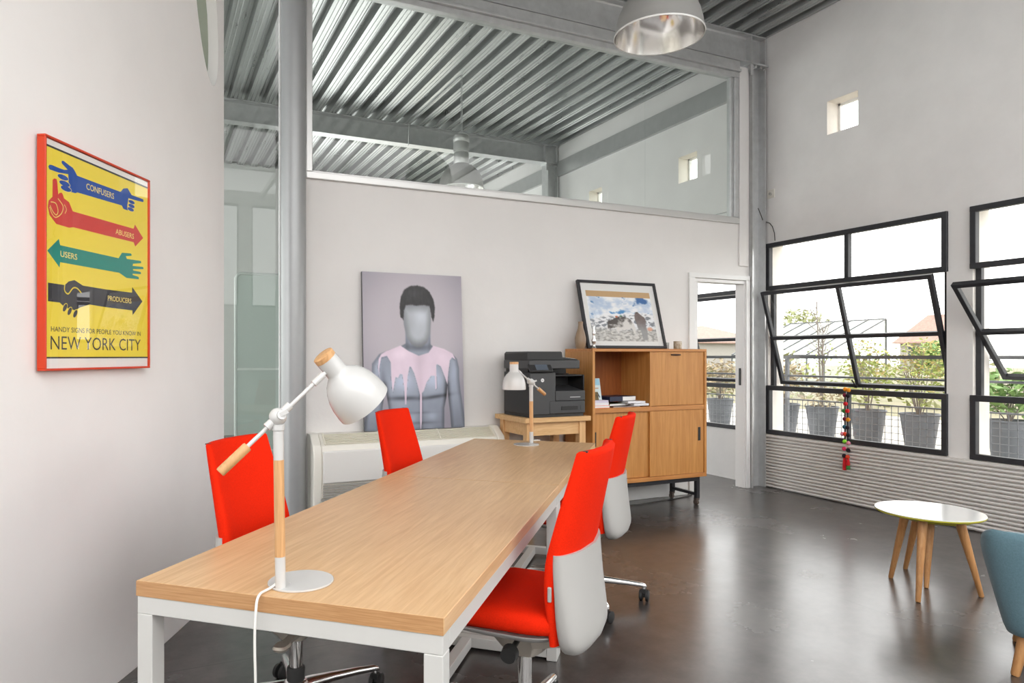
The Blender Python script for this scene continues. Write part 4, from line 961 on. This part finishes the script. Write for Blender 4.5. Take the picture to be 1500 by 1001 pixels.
# ------------------------------------------------------------------ pendant lamps
def pendant(label, loc):
    p = thing('pendant_lamp', label, 'lamp', loc, group='industrial pendant lamps')
    mb = MB(); o_ = [(.256,.0),(.259,.004),(.256,.012),(.250,.06),(.236,.12),(.212,.175),(.175,.225),(.13,.262),(.085,.282),(.075,.30)]
    mb.lathe(o_ , 64)
    mb.f.append(tuple()) if False else None
    sh = mb.build('shade', [mat('brushed_shade', (.42,.415,.40), .42, .35, var=.06, scale=5)], p, smooth=60)
    mb = MB(); mb.lathe([(.2575,.001),(.2475,.058),(.232,.117),(.2085,.170),(.1715,.220),(.1275,.257),(.0825,.277),(.001,.285)], 64); mb.build('reflector', mat('polished_reflector', (.86,.85,.83), .16, 1.0), sh, smooth=60, recalc=False)
    mb = MB(); mb.lathe([(.2565,-.001),(.260,-.001),(.2615,.004),(.260,.009),(.2575,.009),(.2565,-.001)], 64); mb.build('rim', mat('pale_rim', (.8,.8,.78), .35), sh, smooth=60)
    mb = MB(); mb.lathe([(.001,.28),(.080,.28),(.086,.30),(.086,.40),(.082,.405),(.082,.415),(.090,.42),(.090,.52),(.085,.528),(.092,.535),(.092,.59),(.075,.612),(.03,.62),(.001,.62)], 32); mb.build('gear_housing', mat('ribbed_housing', (.52,.52,.51), .4, .5), p, smooth=50)
    mb = MB(); mb.lathe([(.02,.275),(.026,.25),(.028,.22),(.016,.19),(.001,.186)], 20); mb.build('bulb', glass_mat('bulb_glass', (.95,.95,.93), haze=.3), p, smooth=60)
    mb = MB(); h = ZC - loc[2]
    for sx in (-1,1): mb.tube([(sx*.03,0,.61),(sx*.03,0,.64),(0,0,.67)], .004, 8)
    k = 0; z = .67
    while z < h:
        a = (k%2)*PI/2; d = Vector((math.cos(a), math.sin(a), 0))*.008
        mb.tube([Vector((0,0,z))+d*math.cos(q)+Vector((0,0,.018+.020*math.sin(q))) for q in (2*PI*j/10 for j in range(11))], .0022, 6, cap=False); z += .032; k += 1
    mb.tube([(.012,0,.62),(.014,.003,.8),(.012,.0,h)], .0035, 6)
    mb.build('chain', M['galv'], p, smooth=50)
    return p
pn1 = pendant('large steel bowl pendant lamp hanging in front of the beam near the ceiling', (2.73, 3.18, 3.2))
pn2 = pendant('pendant lamp seen through the high interior glazing, its shade cut by the glazing sill', (3.19, 7.01, 3.2))

# ------------------------------------------------------------------ oval side tables, armchair
def side_table(name, label, c, h, r, angs, rl, tt=.018):
    t = thing(name, label, 'side table', (*c, 0))
    mb = MB(); mb.lathe([(.001,h),(r-.001,h),(r,h-.001),(r,h-.004),(.001,h-.004)], 64); mb.build('tabletop', M['table_white'], t, smooth=40)
    mb = MB(); mb.lathe([(.001,h-.0042),(r+.0006,h-.0042),(r-.001,h-tt*.6),(r-.012,h-tt),(.001,h-tt)], 64); mb.build('edge', M['lime'], t, smooth=40)
    for a in angs:
        d = Vector((math.cos(R(a)), math.sin(R(a)), 0))
        q = MB(); q.tube([d*(rl*.56)+Vector((0,0,h-tt)), d*rl*.58+Vector((0,0,h-tt-.02)), d*(rl-.004)+Vector((0,0,.006)), d*rl], [.0235,.0235,.0125,.010], 20); q.build('leg', M['beech_leg'], t, smooth=50)
    return t
side_table('side_table', 'round white topped side table with lime edge and splayed wooden legs', (3.945,2.388), .452, .258, (81, 200, 315), .245)
side_table('side_table', 'smaller side table nested beneath the white topped one, only its wooden legs showing', (4.185,2.50), .375, .185, (76, 200, 317), .212)

ar = thing('armchair', 'blue upholstered tub armchair on wooden legs cut off by the picture edge', 'armchair', (3.526, 1.513, 0), R(116))
sh = []
def tub(z, w, d, th, n=44):
    """U-shaped wall open towards local -y... closed loop of outer then inner points"""
    out, inn = [], []
    for i in range(n+1):
        a = R(-200) + R(220)*i/n if False else R(-15) + R(210)*i/n
        ca, sa = math.cos(a), math.sin(a)
        f = lambda ww, dd: (ww*math.copysign(abs(ca)**.32, ca), dd*math.copysign(abs(sa)**.32, sa), z)
        out.append(f(w, d)); inn.append(f(w-th, d-th))
    drop = lambda p: (p[0], p[1], .165 + (p[2]-.165)*(1 - .42*max(0, min(1, (.30-p[1])/.42))))
    return [drop(p) for p in out + inn[::-1]]
mb = MB(); rs = []
for z, k, th in ((.165,.74,.08),(.17,.77,.09),(.20,.80,.10),(.30,.865,.10),(.42,.94,.08),(.52,1.0,.065),(.575,1.02,.055),(.597,1.012,.043),(.605,.995,.025)):
    rs.append(tub(z, .332*k, .332*k, th))
mb.rings(rs); mb.build('backrest', M['blue_fabric'], ar, bevel=0, smooth=50)
mb = MB(); mb.rings([sup(.25*k,.26*k,32,.5,0,-.02,z) for z, k in ((.19,.9),(.20,1),(.36,1.0),(.40,.97),(.415,.8),(.42,.3))]); mb.build('seat', M['blue_fabric'], ar, smooth=50)
for sx, sy in ((-1,-1),(1,-1),(-1,1),(1,1)):
    q = MB(); q.tube([(sx*.185,sy*.185,.20),(sx*.19,sy*.19,.165),(sx*.222,sy*.222,.006),(sx*.223,sy*.223,0)], [.024,.024,.016,.013], 18); q.build('leg', M['beech_leg'], ar, smooth=50)

# ------------------------------------------------------------------ small things on the window wall
sw = thing('wall_switch', 'small cream switch on the window wall beside the steel column', 'switch', (XR, 4.917, 2.93))
mb = MB(); mb.box(-.010,0,-.042,.042,-.042,.042); mb.build('plate', M['plastic_cream'], sw, bevel=.003)
mb = MB(); mb.lathe([(.001,.0),(.018,.0),(.015,.012),(.001,.013)], 20, c=(-.010,0,0), axis=(-1,0,0)); mb.build('dial', M['grey_plastic'], sw, smooth=40)
mb = MB(); mb.tube([(XR-.02,5.0,2.72),(XR-.03,4.97,2.66),(XR-.008,4.93,2.64),(XR-.006,4.90,2.60),(XR-.006,4.875,2.53),(XR-.008,4.868,2.455)], .0035, 8)
mb.tube([(XR-.15,4.945,2.78),(XR-.11,4.94,2.70),(XR-.02,5.0,2.67)], .004, 8)
tag(mb.build('loose_wire', M['cable_black'], smooth=60), 'loose thin wire curling from the steel column to the window top', 'wire')

# pompom garland on the middle bar of the first window
gl = thing('hanging_pompom_garland', 'string of colourful pompoms with tassels hanging from the window frame', 'garland', (XR-.03, 4.075, 0))
gx = -.025; cols = dict(o=(240,150,30), m=(120,24,50), r=(214,30,40), c=(226,70,40), t=(36,90,110), k=(30,20,30), g=(140,220,60), p=(240,150,170), h=(240,60,110), e=(60,130,60))
GM = {k: mat('yarn_'+k, s2l(*v_), .9, bump=.3, bscale=300) for k, v_ in cols.items()}
mb = MB(); mb.tube([(gx,0,1.03),(gx,.003,.8),(gx,0,.45),(gx,.002,.33)], .0022, 6); mb.build('string', M['cable_white'], gl, smooth=50)
seq = [(1.018,'o',-.008),(1.012,'o',.022),(.965,'m',-.012),(.962,'k',.016),(.890,'r',-.006),(.826,'e',-.020),(.828,'r',.012),(.755,'m',-.012),(.752,'o',.018),(.685,'t',-.014),(.682,'k',.014),(.622,'p',-.034),(.622,'c',-.010),(.616,'k',.020),(.556,'g',-.014),(.545,'p',.022),(.492,'h',-.016),(.482,'k',.020),(.430,'k',-.018),(.424,'c',.014)]
for z, k, dy in seq:
    q = MB(); rr = .0185
    q.ball((gx-.004, -dy, z), rr, 12); q.v = [p + (p-Vector((gx-.004,-dy,z)))*.18*noise.noise(p*160) for p in q.v]; q.build('pompom', GM[k], gl, smooth=60)
for dy, k, z0_, z1_ in ((-.014,'r',.415,.305),(.018,'r',.41,.35),(.020,'e',.375,.315)):
    q = MB(); q.lathe([(.001,z0_),(.010,z0_-.004),(.014,z0_-.03),(.017,z1_+.01),(.015,z1_),(.001,z1_)], 14, c=(gx-.004,-dy,0)); q.build('tassel', GM[k], gl, smooth=50)
# ------------------------------------------------------------------ outside
mb = MB(); mb.box(5.85, 90, -45, 140, -.25, -.02); 
M['terrace'] = mat('pale_terrace', (.42,.40,.37), .85, var=.15, scale=.8, col2=(.33,.31,.26))
struct(mb.build('ground', M['terrace'], smooth=0))
M['field'] = mat('dry_field', (.225,.20,.13), .9, var=.2, scale=.25, stretch=(3,.4,1), col2=(.17,.165,.09))
mb = MB(); mb.box(15, 90, -45, 140, -.2, -.012); struct(mb.build('ground_field', M['field'], smooth=0))
rl = thing('balcony_railing', 'grey steel guard rail with wire mesh outside the windows', 'railing', (5.97, 0, 0))
M['rail_grey'] = mat('grey_rail', (.16,.17,.19), .5)
mb = MB(); mb.bar((0,-2.6,1.30),(0,11.2,1.30), .035,.03); mb.build('handrail', M['rail_grey'], rl, smooth=0)
mb = MB(); mb.tube([(0,-2.6,1.11),(0,11.2,1.11)], .010, 8); mb.tube([(0,-2.6,.87),(0,11.2,.87)], .007, 8); mb.build('lower_rail', M['rail_grey'], rl, smooth=50)
for yy in (-2.58,-.53,1.33,3.19,5.01,6.9,8.93,11.18):
    mb = MB(); mb.box(-.015,.015,yy-.015,yy+.015,-.02,1.29); mb.build('post', M['rail_grey'], rl, smooth=0)
mb = MB(); k = 0
y = -2.55
while y < 11.15: mb.box(-.0022,.0022,y-.0022,y+.0022,.10,.87); y += .06
for z in range(12): mb.box(-.0022,.0022,-2.6,11.2,.15+z*.06-.0022,.15+z*.06+.0022)
mb.build('wire_mesh', M['rail_grey'], rl, smooth=0)

def leafmat(n, a, b): return mat(n, a, .6, var=.2, scale=5, col2=b)
M['leaf_y'] = leafmat('yellow_green_leaves', (.36,.40,.10), (.20,.27,.06)); M['leaf_o'] = leafmat('autumn_leaves', (.50,.33,.12), (.30,.30,.10)); M['leaf_g'] = leafmat('green_leaves', (.18,.30,.09), (.10,.19,.05)); M['leaf_d'] = leafmat('dry_leaves', (.42,.34,.22), (.30,.25,.15))
M['leaf_p'] = leafmat('pale_distant_leaves', (.32,.34,.17), (.23,.25,.11)); M['bark'] = mat('grey_bark', (.22,.19,.17), .8)
def foliage(n, c, rad, size, rng, zlim=0):
    mb = MB()
    for i in range(n):
        u = Vector((rng.gauss(0,1), rng.gauss(0,1), rng.gauss(0,1))).normalized() * rng.random()**.4
        p = Vector((c[0]+u.x*rad[0], c[1]+u.y*rad[1], max(zlim, c[2]+u.z*rad[2])))
        a = Vector((rng.gauss(0,1), rng.gauss(0,1), rng.gauss(0,.5))).normalized(); b_ = a.cross(Vector((rng.gauss(0,1), rng.gauss(0,1), rng.gauss(0,1)))).normalized()
        s = size*(.6+.8*rng.random())
        mb.add([p-a*s, p+b_*s*.4, p+a*s, p-b_*s*.4], [(0,1,2,3)])
    return mb
def stems(n, r, h, rng, base=(0,0,0), spread=.5, th=.008, twig=0):
    mb = MB(); B = Vector(base)
    for i in range(n):
        a = rng.random()*2*PI; d = Vector((math.cos(a), math.sin(a), 0))*spread*rng.random(); hh = h*(.6+.4*rng.random())
        P = [B+d*.12, B+d*.45+Vector((0,0,hh*.4)), B+d*.8+Vector((rng.gauss(0,.02),rng.gauss(0,.02),hh*.75)), B+d+Vector((0,0,hh))]
        mb.tube(P, [th, th*.8, th*.55, th*.25], 6)
        for k in range(twig):
            q = P[1].lerp(P[3], rng.random()*.8+.1); e = Vector((rng.gauss(0,.16), rng.gauss(0,.09), .08+.22*rng.random())); mb.tube([q, q+e*.5, q+e+Vector((0,0,.05))], [th*.4, th*.3, th*.12], 5)
    return mb
def bucket(label, x, y, plant, seed):
    rng = random.Random(seed)
    t = thing('potted_plant', label, 'potted plant', (x, y, -.02), seed*.7, 'zinc buckets on the terrace')
    mb = MB(); mb.lathe([(.001,0),(.155,0),(.16,.02),(.228,.525),(.237,.53),(.240,.545),(.233,.555),(.222,.545),(.217,.47),(.001,.46)], 36)
    bk = mb.build('bucket', M['zinc'], t, smooth=45)
    mb = MB(); mb.lathe([(.001,.515),(.14,.51),(.219,.49),(.001,.48)], 20); mb.build('soil', M['soil'], bk, smooth=40)
    if plant == 'tree':
        stems(3, .3, 1.7, rng, (0,0,.54), .22, .016, 16).build('stems', M['bark'], t, smooth=60); foliage(150, (0,0,1.15), (.36,.34,.5), .03, rng, .5).build('foliage', M['leaf_y'], t, smooth=0); 
        foliage(200, (0,0,.68), (.30,.30,.2), .035, rng, .56).build('low_growth', M['leaf_d'], t, smooth=0)
    elif plant == 'shrub':
        stems(12, .3, .95, rng, (0,0,.54), .28, .007, 4).build('stems', M['bark'], t, smooth=60); foliage(800, (0,0,1.10), (.55,.34,.48), .030, rng, .58).build('foliage', M['leaf_y'], t, smooth=0); foliage(300, (.05,.0,1.2), (.45,.3,.40), .030, rng, .6).build('autumn_foliage', M['leaf_o'], t, smooth=0)
    elif plant == 'dry':
        stems(16, .3, .6, rng, (0,0,.54), .28, .006, 6).build('stems', M['bark'], t, smooth=60); foliage(380, (0,0,.95), (.5,.32,.35), .05, rng, .58).build('foliage', M['leaf_d'], t, smooth=0)
    else:
        stems(10, .3, .5, rng, (0,0,.54), .4, .007, 3).build('stems', M['bark'], t, smooth=60); foliage(420, (0,0,.88), (.45,.42,.30), .06, rng, .57).build('foliage', M['leaf_g'], t, smooth=0)
    return t
PY = dict(a=8.13, b=7.55, c=6.94, d=6.16, e=5.41, f=4.36)
bucket('zinc bucket holding a dry brown bush, seen through the doorway', 9.5, 9.42, 'dry', 2)
bucket('zinc bucket half hidden by the window reveal beside the bare young tree', 9.5, 8.03, 'dry', 3)
bucket('zinc bucket planted with a bare branched young tree', 9.5, 7.34, 'tree', 4)
bucket('zinc bucket with a yellow green shrub right beside the bare young tree', 9.5, 6.60, 'shrub', 5)
bucket('zinc bucket with a leafy shrub farthest along the first window from the steel column', 9.5, 5.87, 'shrub', 6)
bucket('zinc bucket with a low dark green plant behind the second window', 9.5, 4.82, 'green', 7)
# greenery strip beyond the terrace
rng = random.Random(11)
mb = MB()
for i in range(34):
    y = 2 + i*1.15 + rng.gauss(0,.3); x = 19 + rng.gauss(0,1.2); h = .5+.5*rng.random()
    f = foliage(70, (x, y, h*.6), (.9,.9,h), .14, rng, 0); mb.v_off = len(mb.v); mb.add(f.v, f.f)
tag(mb.build('undergrowth', leafmat('pale_undergrowth', (.22,.22,.10), (.15,.165,.06)), smooth=0), 'pale green undergrowth beyond the terrace', 'undergrowth', kind='stuff')
def tree(label, x, y, h, r, m, seed):
    rng = random.Random(seed); t = thing('tree', label, 'tree', (x, y, -.02), 0, 'trees beyond the terrace')
    q = MB(); q.tube([(0,0,0),(.1,0,h*.4),(.05,.1,h*.8)], [.14,.10,.04], 10); q.build('trunk', M['bark'], t, smooth=60)
    foliage(900, (0,0,h*.66), (r,r,h*.36), .17, rng, .3).build('foliage', m, t, smooth=0)
tree('yellow green tree beside the glasshouse, behind the bare young tree', 34, 27.9, 4.1, 2.0, M['leaf_p'], 21)
tree('round green tree between the glasshouse and the red roofed house', 27, 15.6, 1.9, 1.2, M['leaf_g'], 22)
tree('green tree showing through the second window', 24, 8.4, 2.2, 1.9, M['leaf_g'], 23)
tree('pale tree seen through the doorway beside the distant house', 27, 36.5, 2.5, 1.6, M['leaf_p'], 24)
# glasshouse
gh = thing('glasshouse', 'glass and metal greenhouse with sloping roof beyond the terrace', 'greenhouse', (26, 0, 0))
M['gh_glass'] = glass_mat('greenhouse_glass', (.86,.9,.88), haze=.35, hazecol=(.8,.82,.8)); M['gh_frame'] = mat('greenhouse_frame', (.08,.085,.09), .5)
ya, yb_, zl, zh = 20.0, 25.0, 1.35, 2.95
mb = MB(); mb.add([(0,ya,zl),(0,yb_,zl),(4,yb_,zh),(4,ya,zh),(0,ya,zl+.02),(0,yb_,zl+.02),(4,yb_,zh+.02),(4,ya,zh+.02)], [(0,3,2,1),(4,5,6,7),(0,1,5,4),(1,2,6,5),(2,3,7,6),(3,0,4,7)]); mb.build('roof', M['gh_glass'], gh, smooth=0)
mb = MB(); mb.add([(0,ya,0),(0,yb_,0),(0,yb_,zl),(0,ya,zl),(.02,ya,0),(.02,yb_,0),(.02,yb_,zl),(.02,ya,zl)], [(0,3,2,1),(4,5,6,7),(0,1,5,4),(1,2,6,5),(2,3,7,6),(3,0,4,7)]); mb.add([(0,ya,0),(4,ya,0),(4,ya,zh),(0,ya,zl)],[(0,1,2,3)]); mb.build('wall', M['gh_glass'], gh, smooth=0)
mb = MB()
for k in range(7):
    y = ya + (yb_-ya)*k/6; mb.bar((0,y,zl+.03),(4,y,zh+.03),.07,.05); mb.bar((0,y,0),(0,y,zl),.05,.05,up=(1,0,0))
mb.bar((4,ya,zh+.03),(4,yb_,zh+.03),.06,.06); mb.bar((0,ya,zl),(0,yb_,zl),.06,.06); mb.bar((4,ya,0),(4,ya,zh),.07,.07,up=(1,0,0))
mb.build('frame', M['gh_frame'], gh, smooth=0)
# houses
M['roof_tile'] = mat('red_roof_tiles', (.31,.205,.17), .8, var=.2, scale=4); M['render'] = mat('house_render', (.34,.325,.30), .85, var=.06); M['dark_glass'] = mat('house_window', (.07,.085,.1), .2)
def house(label, x, y0, y1, depth, eave, ridge, wins):
    t = thing('house', label, 'house', (x, y0, 0), 0, 'distant houses'); L_ = y1-y0
    q = MB(); q.box(0, depth, 0, L_, -.02, eave); q.build('wall', M['render'], t, smooth=0)
    q = MB(); o = .5; i = min(depth*.5, L_*.3)
    vs = [(-o,-o,eave),(depth+o,-o,eave),(depth+o,L_+o,eave),(-o,L_+o,eave),(depth/2,i,ridge),(depth/2,L_-i,ridge)]
    vs += [(v[0],v[1],v[2]-.12) for v in vs[:4]]
    q.add(vs, [(0,1,4),(1,2,5,4),(2,3,5),(3,0,4,5),(6,7,1,0),(7,8,2,1),(8,9,3,2),(9,6,0,3),(9,8,7,6)]); rf = q.build('roof', M['roof_tile'], t, smooth=0)
    q = MB(); q.box(depth*.4, depth*.5, L_*.42, L_*.48, ridge-.5, ridge+.7); q.build('chimney', M['render'], rf, smooth=0)
    for a in wins:
        q = MB(); q.box(-.03, .03, a*L_-.5, a*L_+.5, eave-1.5, eave-.4); q.build('window', M['dark_glass'], t, smooth=0)
    return t
house('distant red roofed house seen past the window sash over the shrubs', 70, 40.7, 45.2, 4.5, 2.7, 5.5, (.3,.7))
house('pale distant house with red hipped roof framed by the doorway', 45, 47.5, 60, 9, 2.6, 4.3, (.15,.35,.6,.8))
# overhead roof edge of this building
# ------------------------------------------------------------------ light, camera
wd = bpy.data.worlds.new('World'); SC.world = wd; wd.use_nodes = True
bg = wd.node_tree.nodes['Background']; bg.inputs['Color'].default_value = (1.0,.99,.98,1); bg.inputs['Strength'].default_value = 2.2
cam = bpy.data.cameras.new('camera'); co = bpy.data.objects.new('camera', cam); COL.objects.link(co)
cam.sensor_width = 36; cam.sensor_fit = 'HORIZONTAL'; cam.lens = 995/1500*36
cam.shift_x = (750-665)/1500; cam.shift_y = (522-500.5)/1500
co.location = (0,0,1.31); co.rotation_euler = (PI/2, 0, -math.atan(440/995)); cam.clip_start = .05; cam.clip_end = 500
SC.camera = co
SC.view_settings.view_transform = 'Standard'; SC.view_settings.look = 'None'; SC.view_settings.exposure = 0.95; SC.view_settings.gamma = 1; SC.view_settings.use_curve_mapping = False
SC.cycles.use_denoising = True; SC.cycles.max_bounces = 12; SC.cycles.diffuse_bounces = 8; SC.cycles.glossy_bounces = 6; SC.cycles.transparent_max_bounces = 32; SC.cycles.transmission_bounces = 8
SC.cycles.sample_clamp_indirect = 6; SC.cycles.caustics_reflective = False; SC.cycles.caustics_refractive = False
bpy.context.view_layer.update()
